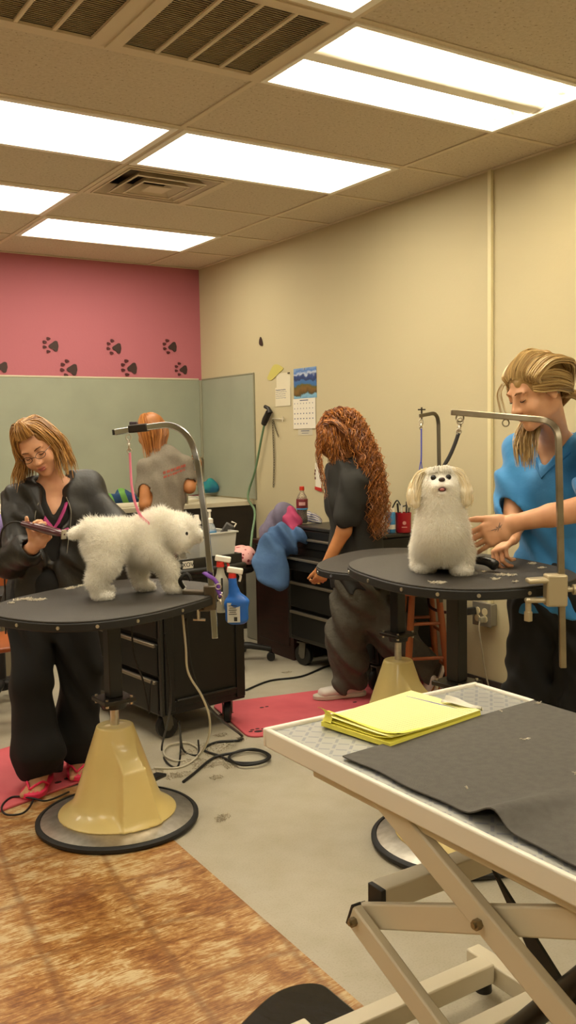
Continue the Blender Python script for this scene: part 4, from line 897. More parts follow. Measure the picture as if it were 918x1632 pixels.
# ================================================================ DOGS
fw = mat('white_dog_fur', 'fbf8f0', .8, c2='f3ecdb', scale=9, ramp=(.4, .8)); fwt = furmat('white_fur_strands', 'fdfbf5', 'f5eedd')
cream_f = furmat('cream_ear_fur', 'faf2dc', 'f0e0b8'); blackn = mat('dog_nose_black', '1a1412', .3); eyed = mat('dog_eye_dark', '120a08', .08)
def dog1():
    z = T1Z; fn, ff, rn, rf = V(1.505, 3.13, z), V(1.437, 3.245, z), V(1.235, 3.165, z), V(1.275, 3.255, z)
    dd = nrm(V(.283, -.03, 0)); ls = V(-dd[1], dd[0], 0)
    t = thing('dog', (rn+fn)/2+V(0, .05, 0), 'fluffy white dog standing on the left black table with its tail being clipped', 'dog')
    S = SD((1.0, 2.98, z-.01), (1.75, 3.50, 1.30), .0055)
    hipc, chc = P(168, 862, 3.42), (fn+ff)/2+V(-.045, 0, .20)
    S.cap(hipc+V(0, 0, .0), chc, .062, .064, .02); S.cap(hipc+V(0, 0, .0), hipc+dd*.05+V(0, 0, .005), .066, .062, .03); S.ell(chc-V(0, 0, .02), (.066, .066, .078), None, .03)
    S.cap(chc+V(0, 0, .03), chc+dd*.06+V(0, 0, .055), .055, .048, .03)
    H = P(284, 846, 3.50); S.cap(chc+dd*.06+V(0, 0, .055), H-dd*.02-V(0, 0, .01), .048, .050, .03); S.ell(H, (.066, .062, .060), None, .02)
    mz = H+nrm(RH*.85+FH*.1-ZH*.25)*.070; S.cap(H, mz, .045, .028, .025); mzd = nrm(mz-H)
    for q in (-1, 1): S.ell(H+ls*q*.055-dd*.01-V(0, 0, .015), (.028, .018, .045), None, .015)
    for f, sg in ((fn, -1), (ff, 1)):
        S.chain([chc+ls*sg*.04-V(0, 0, .03), f+V(-.018, 0, .10), f+V(-.012, 0, .035)], [.045, .030, .026], .02); S.ell(f+dd*.012+V(0, 0, .018), (.034, .026, .02), None, .012)
    for f, sg in ((rn, -1), (rf, 1)):
        S.chain([hipc+ls*sg*.035-V(0, 0, .015), f+dd*.020+V(0, 0, .13), f-dd*.012+V(0, 0, .075), f-dd*.008+V(0, 0, .03)], [.062, .046, .030, .027], .02); S.ell(f+dd*.014+V(0, 0, .018), (.036, .027, .02), None, .012)
    tl = P(146, 840, 3.41); S.cap(tl, P(117, 851, 3.39), .026, .018, .015)
    S.half((1.3, 3.2, z+.002), (0, 0, -1))
    b = S.build('body', fw, t)
    def lf(p):
        zz = p[:, 2]-z; L = np.where(zz < .05, .014, np.where(zz < .14, .024, .032)); hd = np.linalg.norm((p-H), axis=1); L = np.where(hd < .085, .026, L); L = np.where(np.linalg.norm(p-P(120, 850, 3.39), axis=1) < .045, .016, L); L = np.where(np.linalg.norm(p-mz, axis=1) < .035, .012, L); L = np.where(np.linalg.norm(p-(H+mzd*.034-FH*.050+V(0, 0, .004)), axis=1) < .024, .007, L); return L
    def df(p, N):
        o = np.zeros_like(p); o[:, 2] = -.25; o -= .25*dd; return o
    o = link('fur', fur(S, 52000, lf, df, .0017, jit=.5), fwt, t); o['kind'] = 'stuff'
    cr = nrm(-FH*.8+mzd*.5)
    MB().ell(H+mzd*.034-FH*.056+V(0, 0, .004), .0105).build('eye', eyed, t, smooth=True)
    MB().ell(mz+mzd*.034+V(0, 0, .004), (.013, .013, .010)).build('nose', blackn, t, smooth=True)
    return t, H, chc, dd
d1, H1, ch1, dd1 = dog1()
def dog2():
    z = T2Z; fl_, fr_ = PZ(677, 912, z), PZ(735, 916, z); base = (fl_+fr_)/2; sd = nrm(fr_-fl_); sd = RH; fw_ = -FH
    t = thing('dog', base+FH*.06, 'white dog with trimmed coat sitting on its table and looking up', 'dog')
    S = SD(base-V(.26, .24, .01), base+V(.30, .34, .42), .0045)
    hip = base+FH*.12+RH*.018+V(0, 0, .085); ch = P(704, 845, 2.99); H = P(701, 773, 2.965)
    S.ell(hip, (.078, .085, .085), None, .03); S.cap(hip+V(0, 0, .02), ch+V(0, 0, .0), .078, .074, .04); S.cap(ch, H-V(0, 0, .03), .074, .062, .03); S.ell(ch-V(0, 0, .045)+FH*.01, (.062, .062, .07), None, .03)
    for f, q in ((fl_, -1), (fr_, 1)):
        S.chain([ch+RH*q*.038-V(0, 0, .03)+FH*.01, f+V(0, 0, .08)+FH*.008, f+V(0, 0, .03)], [.042, .036, .034], .02); S.ell(f+V(0, 0, .018)-FH*.012, (.036, .034, .022), None, .012)
        S.chain([hip+RH*q*.035, base+RH*q*.045+FH*.10+V(0, 0, .05)], [.058, .042], .02); S.ell(base+RH*q*.066+FH*.055+V(0, 0, .022), (.030, .035, .024), None, .012)
    fwd = nrm(-FH*.86+ZH*.30-RH*.06); up = nrm(ZH*.92+FH*.3); R = basis(fwd, up); g = lambda *a: H+R@V(*a)
    S.ell(H, (.055, .055, .052), None, .02); S.ell(g(0, .035, -.014), (.034, .034, .026), R, .015); S.ell(g(0, .052, -.008), (.016, .014, .012), R, .01)
    for q in (-1, 1): S.ell(g(q*.014, .055, -.020), (.018, .015, .014), R, .008); S.ell(g(q*.024, .050, .013), (.010, .009, .009), R, .008, True)
    S.ell(g(0, .062, -.032), (.013, .016, .0075), R, .004, True); S.ell(g(0, .050, -.043), (.014, .014, .008), R, .008)
    S.half((base[0], base[1], z+.002), (0, 0, -1))
    S.build('body', fw, t)
    mc = g(0, .065, -.022)
    def lf(p):
        zz = p[:, 2]-z; L = np.where(zz < .04, .012, .021); e = np.linalg.norm(p-H, axis=1); L = np.where(e < .075, .016, L); L = np.where(np.linalg.norm(p-mc, axis=1) < .038, .0085, L)
        for q in (-1, 1): L = np.where(np.linalg.norm(p-g(q*.024, .048, .013), axis=1) < .014, .002, L)
        L = np.where(np.linalg.norm(p-g(0, .07, -.033), axis=1) < .017, .0015, L); L = np.where(np.linalg.norm(p-g(0, .066, -.002), axis=1) < .012, .0015, L); return L
    def df(p, N):
        o = np.zeros_like(p); o[:, 2] = -.55; return o
    o = link('fur', fur(S, 64000, lf, df, .0014, 5, .42), fwt, t); o['kind'] = 'stuff'
    for q in (-1, 1):
        e = MB().ell(g(q*.0235, .047, .012), .0088, n=20, m=14).build('eye', eyed, t, smooth=True)
        mb = strands([[g(q*.036, .015, .048), g(q*.062, .012, .030), g(q*.078, .012, -.02), g(q*.080, .014, -.062)], [g(q*.040, -.02, .045), g(q*.070, -.02, .02), g(q*.086, -.018, -.03), g(q*.086, -.015, -.072)]], 420, .0017, [.006, .014, .018, .016], seed=4+q, curl=.002, freq=60, ext=.25)
        S2 = SD(H-V(.15, .15, .15), H+V(.15, .15, .15), .005); S2.chain([g(q*.045, 0, .038), g(q*.069, -.002, .010), g(q*.078, 0, -.025), g(q*.079, 0, -.055)], [.014, .020, .023, .018], .01)
        er = S2.build('ear', mat('cream_ear_skin', 'f3e8cc', .8), t); mb.build('ear_fur', cream_f, er)
    MB().ell(g(0, .069, -.001), (.0105, .007, .0075), R).build('nose', mat('dog_nose_brown', '3a2622', .3), t, smooth=True)
    MB().ell(g(0, .064, -.031), (.012, .006, .0068), R).build('mouth', mat('dog_mouth_dark', '4a1f1f', .5), t, smooth=True)
    MB().ell(g(.001, .070, -.0335), (.0075, .006, .0042), R).build('tongue', mat('dog_tongue', 'c0736f', .35), t, smooth=True)
    # top-knot strands on the crown
    top = strands([[g(-.03, .03, .046), g(-.040, .035, .040), g(-.045, .042, .026)], [g(0, .035, .05), g(0, .048, .046), g(.0, .058, .030)], [g(.03, .03, .046), g(.040, .035, .040), g(.045, .042, .026)]], 150, .0014, [.006, .008, .006], seed=9)
    top.build('crown_fur', fwt, t)
    return t, H, ch
d2, H2, ch2 = dog2()
# ================================================================ PEOPLE
def skinm(n, a, b): return mat(n, a, .5, c2=b, scale=14, ramp=(.35, .7), sss=.08)
sk1 = skinm('warm_skin', 'd9a27c', 'cc916c'); sk4 = skinm('fair_skin', 'dba47c', 'cf936a'); sk3 = skinm('tan_skin', 'bd7f4e', 'ab6f40')
lipm = mat('lip_pink', 'b0625a', .4)
# ---------------------------------------------------------------- woman with clippers
def woman1():
    d0 = 3.99
    hip, waist, chest, top = P(79, 950, 4.02), P(80, 885, 4.02), P(84, 822, 4.01), P(88, 782, 4.0)
    SR, SL = P(31, 797, 3.97), P(140, 777, 4.04); side = nrm(SL-SR); C = P(60, 713, 3.90)
    t = thing('person', V(hip[0], hip[1], .014), 'woman in black jacket and glasses clipping the standing dog, looking down', 'person')
    up = nrm(-RH*.36-FH*.42+ZH*.82); R = basis(-FH*.80+RH*.12-ZH*.5, up)
    elb, wr = P(17, 893, 3.86), P(51, 874, 3.68); el2, wr2 = P(182, 838, 4.02), P(205, 862, 3.80)
    t1, t2 = PZ(49, 1267, .03), PZ(128, 1238, .03); f1, f2 = -FH+RH*.0, nrm(-FH*.9+RH*.3); an1, an2 = t1-f1*.17+V(0, 0, .06), t2-f2*.17+V(0, 0, .06)
    h1, h2 = hip+side*-.075-V(0, 0, .03), hip+side*.08-V(0, 0, .03); k1, k2 = (h1+an1)/2-FH*.03-side*.02, (h2+an2)/2-FH*.03+side*.045
    lo = np.minimum.reduce([SR, elb, t1, el2, t2, C])-.17; hi = np.maximum.reduce([SR, SL, elb, el2, t1, t2, C, hip])+.17; lo[2] = 0
    S = SD(lo, hi, .0045)
    torso(S, hip, waist, chest, top, SR, SL, side, -.012, bust=0); head(S, C, R, .97, top+V(0, 0, .01), .046)
    S.chain([SR, elb, wr], [.044, .038, .024], .015); S.chain([SL, el2, wr2], [.044, .038, .024], .015)
    for h_, k_, a_, tt, f_ in ((h1, k1, an1, t1, f1), (h2, k2, an2, t2, f2)):
        S.chain([h_, k_, a_], [.075, .05, .032], .03); S.ecap(a_-V(0, 0, .035), tt-f_*.045+V(0, 0, .004), .030, .030, .040, .016, np.cross(f_, ZH), .02)
        l_ = np.cross(f_, ZH)
        for i in range(5): S.cap(tt-f_*.05+l_*(.030-.0145*i), tt-f_*(.004+.005*abs(i-1) if i else .0)+l_*(.033-.0155*i), .011 if i == 0 else .0085, .0115 if i == 0 else .0078, .003)
    ca, cb = P(36, 834, 3.655), P(103, 852, 3.52)
    wd = nrm(RH*.62+ZH*.70-FH*.10)
    hand(S, wr+wd*.012, wd, nrm(-FH*.9+ZH*.45), nrm(ZH*.8-RH*.6), .98, (.75, .80, .80, .80), .05, (.6, .7, .6))
    hand(S, wr2, nrm(RH*.5-FH*.9), nrm(-FH-ZH*.5), ZH, .9)
    S.build('body', sk1, t)
    face_parts(t, C, R, .97, sk1, lipm, mat('brow_brown', '6b4426', .8), lashm=mat('dark_lash', '2a1a12', .7))
    g = lambda *a: C+R@(V(*a)*.97)
    # glasses
    gl = MB(); fm = mat('dark_glasses_frame', '1d1512', .3)
    for q in (-1, 1):
        pts = [g(q*.031+.0215*math.cos(a), .103-.25*(.0215*q*math.cos(a))*0-abs(q*.031+.0215*math.cos(a))*.18+.006, .001+.0145*math.sin(a)) for a in np.linspace(0, 2*math.pi, 22, endpoint=False)]
        gl.tube(pts, .0013, 6, closed=True); gl.tube([g(q*.052, .100, .006), g(q*.071, .07, .008), g(q*.079, .0, .008)], .0013, 6)
    gl.tube([g(-.010, .110, .003), g(0, .113, .006), g(.010, .110, .003)], .0013, 6); gl.build('glasses', fm, t)
    # clothes
    sc = SD(lo, hi, .006); torso(sc, hip-V(0, 0, .06), waist, chest, top-V(0, 0, .012), SR, SL, side, .004)
    fr = nrm(np.cross(side, ZH)); fr = fr if fr@(-FH) > 0 else -fr
    sc.cap(top+V(0, 0, .03), top+fr*.06+V(0, 0, .09), .056, .09, .01, True); sc.ecap(top+fr*.10+V(0, 0, .04), chest+fr*.13+V(0, 0, .015), .065, .09, .008, .05, side, .01, True)
    sc.half(hip-V(0, 0, .10), (0, 0, -1)); sc.folds(.005, 4); sc.build('scrub_top', mat('black_scrub_cotton', '171512', .85), t)
    mg = mat('magenta_trim', 'b03a78', .7); tp = MB(); ptsV = []
    for q, hh_ in ((-.062, .055), (-.045, .02), (-.022, -.02), (0, -.048), (.020, -.025), (.040, .01), (.056, .045)):
        p_ = hit(sc, chest+side*q+V(0, 0, hh_+.004)+fr*.25, -fr); ptsV.append(p_ if p_ is not None else chest+side*q+V(0, 0, hh_)+fr*.11)
    tp.tube([p_+fr*.001 for p_ in ptsV], .017, 8, flat=.35); tp.tube([ptsV[3]-V(0, 0, .0), ptsV[3]+side*.03-V(0, 0, .012)+fr*.002, ptsV[3]+side*.062-V(0, 0, .012)], .016, 8, flat=.35); tp.build('magenta_neck_band', mg, t, smooth=True)
    jk = SD(lo, hi, .006); torso(jk, hip-V(0, 0, .07), waist, chest, top-V(0, 0, .004), SR, SL, side, .022, w=1.05)
    cu1 = elb*.22+wr*.78; jk.chain([SR, elb+V(0, 0, 0)], [.058, .068], .03); jk.cap(elb, cu1, .070, .058, .03); jk.cap(cu1, cu1+(wr-elb)*.5, .040, .040, .004, True)
    jk.chain([SL, el2, wr2], [.058, .062, .048], .03)
    jk.cap(top+V(0, 0, .02), top+fr*.05+V(0, 0, .10), .060, .10, .01, True)
    jk.ecap(top+fr*.11+V(0, 0, .05), waist+fr*.15, .066, .08, .030, .062, side, .01, True)
    jk.ecap(waist+fr*.15, hip+fr*.17-V(0, 0, .05), .030, .062, .025, .062, side, .01, True)
    jk.half(hip-V(0, 0, .085), (0, 0, -1)); jk.folds(.010, 2, freq=(28, 42, 60)); jk.build('jacket', mat('black_nylon_jacket', '1d1a16', .48, bump=.3, bscale=25), t)
    # collar edge piping
    pp = MB()
    for q in (-1, 1):
        pts = []
        for a, b in ((.050, .075), (.066, .02), (.062, -.04), (.052, -.10), (.042, -.16)):
            h_ = hit(jk, chest+side*q*(a+.008)+V(0, 0, b)+fr*.3, -fr); 
            if h_ is not None: pts.append(h_+fr*.001)
        if len(pts) > 2: pp.tube(spline(pts, 4), .0018, 6)
    pp.build('jacket_piping', mat('grey_piping', '8d8878', .6), t)
    pn = SD(lo, hi, .007); blkp = mat('black_flared_trousers', '0e0c0a', .85)
    pn.ecap(hip-V(0, 0, .02), hip+V(0, 0, .05), .17, .12, .15, .11, side, .02)
    pn.chain([h1, k1, an1+V(0, 0, .05)], [.100, .085, .104], .03); pn.cap(an1+V(0, 0, .05), an1+V(0, 0, .0), .112, .085, .03); pn.chain([h2, k2, an2+V(0, 0, .06)], [.100, .085, .100], .03); pn.cap(an2+V(0, 0, .06), an2+V(0, 0, .0), .112, .085, .03)
    pn.half(V(0, 0, .052), (0, 0, -1)); pn.folds(.010, 8, dirs=((1, 0, .1), (.3, 1, .1), (.7, -.6, .25)), freq=(40, 35, 50)); pn.build('trousers', blkp, t)
    ps = mat('hot_pink_foam', 'f0305f', .5)
    for tt, f_ in ((t1, f1), (t2, f2)):
        l_ = np.cross(f_, ZH); q = []
        for a, b in ((.012, .0), (.0, .035), (-.05, .050), (-.13, .040), (-.22, .036), (-.25, 0), (-.22, -.036), (-.13, -.040), (-.05, -.050), (.0, -.035)): c_ = tt+f_*a+l_*b; q.append(V(c_[0], c_[1], 0))
        sdl = MB().prism(spline(q, 4, True), (0, 0, .015), (0, 0, .036)).build('sandal_sole', ps, t, bev=.004)
        for s_ in (-1, 1): MB().tube(spline([tt-f_*.028+l_*.012+V(0, 0, .012), tt-f_*.06+l_*(s_*.03)+V(0, 0, .030), tt-f_*.11+l_*(s_*.044)+V(0, 0, .0)], 5), .005, 8).build('sandal_strap', ps, sdl, smooth=True)
    # hair
    hm = mat('honey_blonde_hair', '7d5222', .38, c2='c79754', island=True); cp = SD(C-.18, C+.18, .005)
    cp.ell(g(0, -.022, .040), np.array((.086, .098, .088))*.97, R, .01); cp.ell(g(0, .118, .0), (.072, .082, .100), R, .012, True)
    cp.folds(.004, 3, freq=(180, 160, 200)); cp.build('hair_cap', mat('honey_hair_base', '8e6430', .5), t)
    Zd = V(0, 0, -1.0); gs = []
    for a in np.linspace(-2.75, 2.75, 13):    # round the head from ear to ear by the back
        sx, cy_ = math.sin(a), math.cos(a)
        if abs(a) < .75: continue
        p0 = g(.01*sx, .03, .128); p1 = g(.055*sx, -.02+.05*cy_*-0+.045*math.cos(a)*1, .105); p2 = g(.090*sx, -.02+.062*math.cos(a), .035)
        p3 = g(.100*sx, -.02+.068*math.cos(a), -.03); 
        if abs(a) < 1.35: p1 = g(.060*sx, .055, .095); p2 = g(.088*sx, .050, .035); p3 = g(.098*sx, .035, -.03)
        p4 = p3+V(0, 0, -.065)+(p3-C)*V(.22, .22, 0); p5 = p4+V(0, 0, -.065)+(p4-C)*V(.10, .10, 0)
        gs.append([p0, p1, p2, p3, p4, p5])
    nh = len(gs)//2
    mb = strands(gs[:nh], 360, .0024, [.012, .014, .014, .018, .026, .028], 11, ext=.35, curl=.004, freq=22); mb2 = strands(gs[nh:], 360, .0024, [.012, .014, .014, .018, .026, .028], 12, ext=.35, curl=.004, freq=22)
    mb.add(mb2.v, mb2.f)
    mb3 = strands([[g(-.040, .068, .085), g(-.030, .055, .118), g(-.01, .02, .135), g(.01, -.03, .128)], [g(0, .082, .085), g(.0, .070, .122), g(.0, .03, .142), g(0, -.03, .13)], [g(.040, .068, .085), g(.030, .055, .118), g(.015, .02, .135), g(-.01, -.03, .128)]], 120, .0024, [.005, .008, .009, .006], 13); mb.add(mb3.v, mb3.f)
    mb.build('hair', hm, t)
    return t, ca, cb, wr
w1, ca, cb, wr1 = woman1()
# clipper in her hand
t = thing('hair_clipper', ca, 'maroon cordless-looking hair clipper held at the standing dog\'s tail', 'hair clipper')
t['label'] = 'dark purple electric hair clipper in the hand of the woman with glasses'
ax = nrm(cb-ca); Lc = np.linalg.norm(cb-ca); F_ = frame(ax, (0, 0, 1))
MB().lathe([(.004, 0), (.0125, .003), (.0155, .03), (.019, .08), (.020, Lc*.65), (.017, Lc*.82), (.010, Lc*.97), (.003, Lc)], ca, 20, ax, sy=.85).build('clipper_body', mat('maroon_plastic', '4a1a26', .3, coat=.4), t, smooth='auto')
MB().box(cb-ax*.004, (.006, .036, .022), F_@np.array([[0, 1, 0], [0, 0, 1], [1, 0, 0.0]])).build('blade', steel, t, bev=.001)
MB().box(ca+ax*Lc*.5+V(0, 0, .017), (.02, .008, .005), np.array([ax, np.cross(ZH, ax), ZH]).T).build('switch', mat('grey_switch', '8a8580', .4), t, bev=.001)
b = MB().tube(spline([ca, ca-ax*.03, P(15, 834, 3.70), P(3, 846, 3.74), P(1, 870, 3.80), P(6, 905, 3.86), P(8, 945, 3.92), P(9, 1010, 4.0)], 6), .0035, 8); b.build('clipper_cord', blc, t, smooth=True)
# ---------------------------------------------------------------- woman at the tub
def woman2():
    D = 5.98; hip, waist, chest, top = P(262, 865, D), P(262, 815, D), P(260, 765, D), P(262, 728, D-.01)
    SR, SL = P(294, 741, D-.02), P(233, 744, D-.02); SR, SL = SR+FH*.04, SL-FH*.10   # seen from behind, facing the wall and a little left
    SR = P(292, 740, D+.03); SL = P(232, 746, D-.08); side = nrm(SR-SL); fwd = nrm(np.cross(ZH, side)); fwd = fwd if fwd@FH > 0 else -fwd
    C = P(240, 689, D+.02); t = thing('person', V(hip[0], hip[1], 0), 'woman in grey T-shirt seen from behind, working at the bath tub', 'person')
    R = basis(nrm(-RH*.75+FH*.65-ZH*.35), nrm(ZH*.93-RH*.22+FH*.15))
    el1, wrl = P(231, 803, D-.10), P(231, 840, D+.05); el2, wr2 = P(302, 777, D+.02), P(312, 752, D+.20)
    fl1, fl2 = V(hip[0], hip[1], 0)-side*.09, V(hip[0], hip[1], 0)+side*.09; lo = np.minimum.reduce([SR, SL, el1, el2, wr2, C, fl1])-.2; hi = np.maximum.reduce([SR, SL, el1, el2, wr2, C, fl2])+.2; lo[2] = 0
    S = SD(lo, hi, .006); torso(S, hip, waist, chest, top, SR, SL, side, -.014); head(S, C, R, .95, top, .046)
    S.chain([SL, el1, wrl], [.042, .036, .024], .015); S.chain([SR, el2, wr2], [.042, .038, .024], .015); hand(S, wrl, nrm(FH-ZH*.5), nrm(RH), ZH, .95); hand(S, wr2, nrm(ZH*.5+FH*.4+RH*.25), -RH, nrm(-FH), .95, (.7, .7, .7, .7))
    for f_, s_ in ((fl1, -1), (fl2, 1)): S.chain([hip+side*s_*.08, f_+V(0, 0, .45), f_+V(0, 0, .08)], [.075, .05, .035], .03); S.cap(f_+V(0, 0, .04), f_+fwd*.14+V(0, 0, .03), .034, .028, .02)
    S.build('body', sk3, t)
    ts = SD(lo, hi, .006); torso(ts, hip+V(0, 0, .02), waist, chest, top-V(0, 0, .008), SR, SL, side, .008, w=.92); e1 = SL*.38+el1*.62; e2 = SR*.40+el2*.60
    ts.cap(SL, e1, .054, .060, .02); ts.cap(e1+(el1-SL)*.04, e1+(el1-SL)*.5, .047, .047, .004, True); ts.cap(SR, e2, .054, .060, .02); ts.cap(e2+(el2-SR)*.04, e2+(el2-SR)*.5, .047, .047, .004, True)
    ts.half(hip-V(0, 0, .03), (0, 0, -1)); ts.folds(.008, 6, freq=(30, 46, 60)); ts.build('tshirt', mat('grey_cotton_jersey', '83796a', .9, c2='787060', scale=120), t)
    # faded red lettering across the shoulders (too small to read in the photo): two lines of short strokes
    rm = mat('faded_red_print', 'a8503f', .85); mb = MB(); rr = random.Random(3)
    for row, (x0, x1, dz) in enumerate(((-.035, .115, .052), (-.035, .115, .026))):
        x = x0
        while x < x1:
            w__ = rr.uniform(.006, .013); c_ = chest+side*(x+w__/2)+V(0, 0, dz+(x-x0)*.22); h_ = hit(ts, c_-fwd*.3, fwd)
            if h_ is not None:
                mb.box(h_-fwd*.0005, (w__*.8, .005, .017 if row == 0 else .013), np.array([side, np.cross(ZH, side), ZH]).T)
            x += w__+rr.choice((.001, .001, .001, .006))
    mb.build('back_print', rm, t)
    pn = SD(lo, hi, .008); pn.ecap(hip-V(0, 0, .03), hip+V(0, 0, .05), .172, .122, .15, .11, side, .02)
    for f_, s_ in ((fl1, -1), (fl2, 1)): pn.chain([hip+side*s_*.08, f_+V(0, 0, .45), f_+V(0, 0, .10)], [.095, .085, .085], .03)
    pn.half(V(0, 0, .06), (0, 0, -1)); pn.folds(.008, 8); pn.build('trousers', mat('dark_grey_trousers', '24211c', .85), t)
    sh = MB()
    for f_ in (fl1, fl2): sh.ell(f_+fwd*.05+V(0, 0, .045), (.05, .14, .045), basis(fwd, ZH))
    sh.build('shoes', mat('black_shoe', '16130f', .6), t, smooth=True)
    g = lambda *a: C+R@(V(*a)*.95); cp = SD(C-.16, C+.16, .006); cp.ell(g(0, -.02, .038), (.083, .094, .084), R, .01); cp.ell(g(0, .12, -.02), (.06, .07, .08), R, .01, True); cp.build('hair_cap', mat('copper_hair_base', 'a0642e', .5), t)
    gs = []
    for a in np.linspace(1.2, 5.1, 10):
        sx, cy_ = math.sin(a), math.cos(a); p2 = g(.090*sx, -.02+.09*cy_, .035); p3 = g(.096*sx, -.02+.092*cy_, -.03); dn = V(0, 0, -.075)
        gs.append([g(0, 0, .125), g(.055*sx, -.01+.05*cy_, .108), p2, p3, p3+dn+(P(248, 735, D-.06)-p3)*V(.25, .25, 0), p3+dn*2.5+(P(250, 740, D-.1)-p3)*V(.35, .35, 0)])
    strands(gs, 420, .0028, [.008, .010, .010, .012, .014, .018], 21, ext=.3).build('hair', mat('copper_blonde_hair', '8a4d1e', .38, c2='c98a48', island=True), t)
    return t, wr2
w2, w2h = woman2()
# ---------------------------------------------------------------- woman with curly hair
def woman3():
    D = 5.0; hip, waist, chest, top = P(572, 925, D+.04), P(568, 870, D+.04), P(560, 800, D+.03), P(553, 752, D+.02)
    SL, SR = P(566, 768, D-.13), P(538, 762, D+.17); side = nrm(SR-SL); fwd = nrm(np.cross(side, ZH)); fwd = fwd if fwd@(-RH) > 0 else -fwd
    C = P(543, 698, D); t = thing('person', V(hip[0], hip[1], .012), 'woman with long curly auburn hair in black T-shirt, back turned, beside the tool chest', 'person')
    R = basis(nrm(-RH*.8+FH*.35-ZH*.50), nrm(ZH*.86-RH*.45+FH*.1)); el, wr = P(548, 846, D-.14), P(519, 902, D-.10); elr, wrr = P(540, 845, D+.20), P(535, 890, D+.22)
    a1 = PZ(557, 1098, .05); a1 = V(a1[0], a1[1], .09); tf1 = nrm(-RH*.9-FH*.25)
    a2 = PZ(688, 1100, .05); a2 = V(a2[0], a2[1], .13); kn1 = (hip+a1)/2+fwd*.04; kn2 = P(632, 1018, D)
    lo = np.minimum.reduce([SR, SL, el, wr, a1, wrr, C])-.2; hi = np.maximum.reduce([SR, SL, el, a1, a2, C, kn2])+.2; lo[2] = 0
    S = SD(lo, hi, .006); torso(S, hip, waist, chest, top, SR, SL, side, -.012); head(S, C, R, .95, top, .046)
    S.chain([SL, el, wr], [.046, .040, .026], .015); S.chain([SR, elr, wrr], [.044, .038, .025], .015); hand(S, wr, nrm(-ZH*.85-RH*.35+FH*.1), nrm(FH*.8-RH*.3), -RH, .95, (.6, .6, .65, .7), .05, (.85, .35, .3)); hand(S, wrr, -ZH, RH, -FH, .9)
    S.chain([hip-side*.05, kn1, a1], [.075, .05, .034], .03); S.chain([hip+side*.03, kn2, a2], [.075, .05, .034], .03); S.cap(a1-V(0, 0, .03), a1+tf1*.12-V(0, 0, .05), .034, .026, .02); S.cap(a2, a2+V(0, 0, -.09)+RH*.02, .03, .024, .02)
    S.build('body', sk3, t)
    ts = SD(lo, hi, .006); torso(ts, hip-V(0, 0, .02), waist, chest, top-V(0, 0, .006), SR, SL, side, .030, w=1.02); e1 = SL*.30+el*.70; ts.cap(SL, e1, .068, .080, .03); ts.cap(e1, e1+(el-SL)*.5, .055, .055, .004, True); e2 = SR*.4+elr*.6; ts.cap(SR, e2, .066, .074, .03)
    ts.half(hip-V(0, 0, .035), (0, 0, -1)); ts.folds(.012, 5, freq=(22, 36, 50)); ts.build('tshirt', mat('black_cotton_jersey', '1f1d18', .85), t)
    pn = SD(lo, hi, .007); pm = mat('charcoal_crinkled_trousers', '4c473c', .8, bump=1, bscale=22)
    pn.ecap(hip-V(0, 0, .03), hip+V(0, 0, .04), .165, .135, .15, .12, side, .02); pn.chain([hip-side*.04-V(0, 0, .05), kn1, a1+V(0, 0, .03)], [.125, .110, .092], .04); pn.chain([hip+side*.02-V(0, 0, .05), kn2, a2+V(0, 0, .03)], [.125, .105, .075], .04)
    pn.half(a1-V(0, 0, .035), (0, 0, -1)); pn.folds(.017, 9, dirs=((1, .2, .9), (.3, 1, -.9), (.6, -.6, .8)), freq=(34, 48, 66)); pn.build('trousers', pm, t)
    wm = mat('white_trainer', 'd8cfc4', .5); gm_ = mat('grey_trainer_panel', '8c8880', .6)
    for a_, f_, lbl in ((a1, tf1, 0), (a2, nrm(-ZH*.95-RH*.15+FH*.2), 1)):
        if lbl == 0:
            c_ = V(a_[0], a_[1], .012); SS = SD(c_-V(.25, .25, .02), c_+V(.25, .25, .2), .005); Rr = basis(f_, ZH)
            SS.ecap(c_-f_*.05+V(0, 0, .045), c_+f_*.15+V(0, 0, .030), .038, .036, .045, .026, np.cross(f_, ZH), .02); SS.cap(c_-f_*.03+V(0, 0, .05), c_-f_*.02+V(0, 0, .09), .040, .038, .02); SS.half(c_+V(0, 0, .016), -ZH)
            sh = SS.build('shoe', wm, t); q = [c_+f_*a+np.cross(f_, ZH)*b for a, b in ((.205, 0), (.19, .03), (.13, .047), (.05, .040), (-.06, .038), (-.095, 0), (-.06, -.038), (.05, -.040), (.13, -.047), (.19, -.03))]
            MB().prism(spline(q, 4, True), (0, 0, 0), (0, 0, .022)).build('sole', mat('shoe_sole_white', 'cfc6b4', .6), sh, bev=.004)
            lc = MB(); 
            for k in range(4): m_ = c_+f_*(.03+.022*k)+V(0, 0, .078-.011*k); l_ = np.cross(f_, ZH); lc.tube([m_+l_*.022-V(0, 0, .008), m_+V(0, 0, .003), m_-l_*.022-V(0, 0, .008)], .0035, 6)
            lc.build('laces', gm_, sh)
        else:
            c_ = a_+V(0, 0, -.02)+FH*.02; fo = nrm(-ZH*.78+RH*-.30); nn = nrm(RH*.95-ZH*.25)
            SS = SD(c_-V(.2, .2, .14), c_+V(.2, .2, .12), .005); SS.ecap(c_, c_+fo*.075, .034, .030, .040, .026, FH, .02); sh = SS.build('shoe', wm, t)
            so = MB(); q = [c_+fo*a+FH*b+nn*.030 for a, b in ((.115, 0), (.09, .035), (.02, .036), (-.06, .03), (-.09, 0), (-.06, -.03), (.02, -.036), (.09, -.035))]; so.prism(spline(q, 3, True), (0, 0, 0), nn*.018); so.build('sole', mat('shoe_sole_white', 'cfc6b4', .6), sh, bev=.003)
    ring(MB(), wr+nrm(-ZH*.85-RH*.35)*.098-FH*.008, .010, .0016, nrm(-ZH+RH*-.3)).build('finger_ring', mat('gold_ring', 'c9a45a', .25, 1), t, smooth=True)
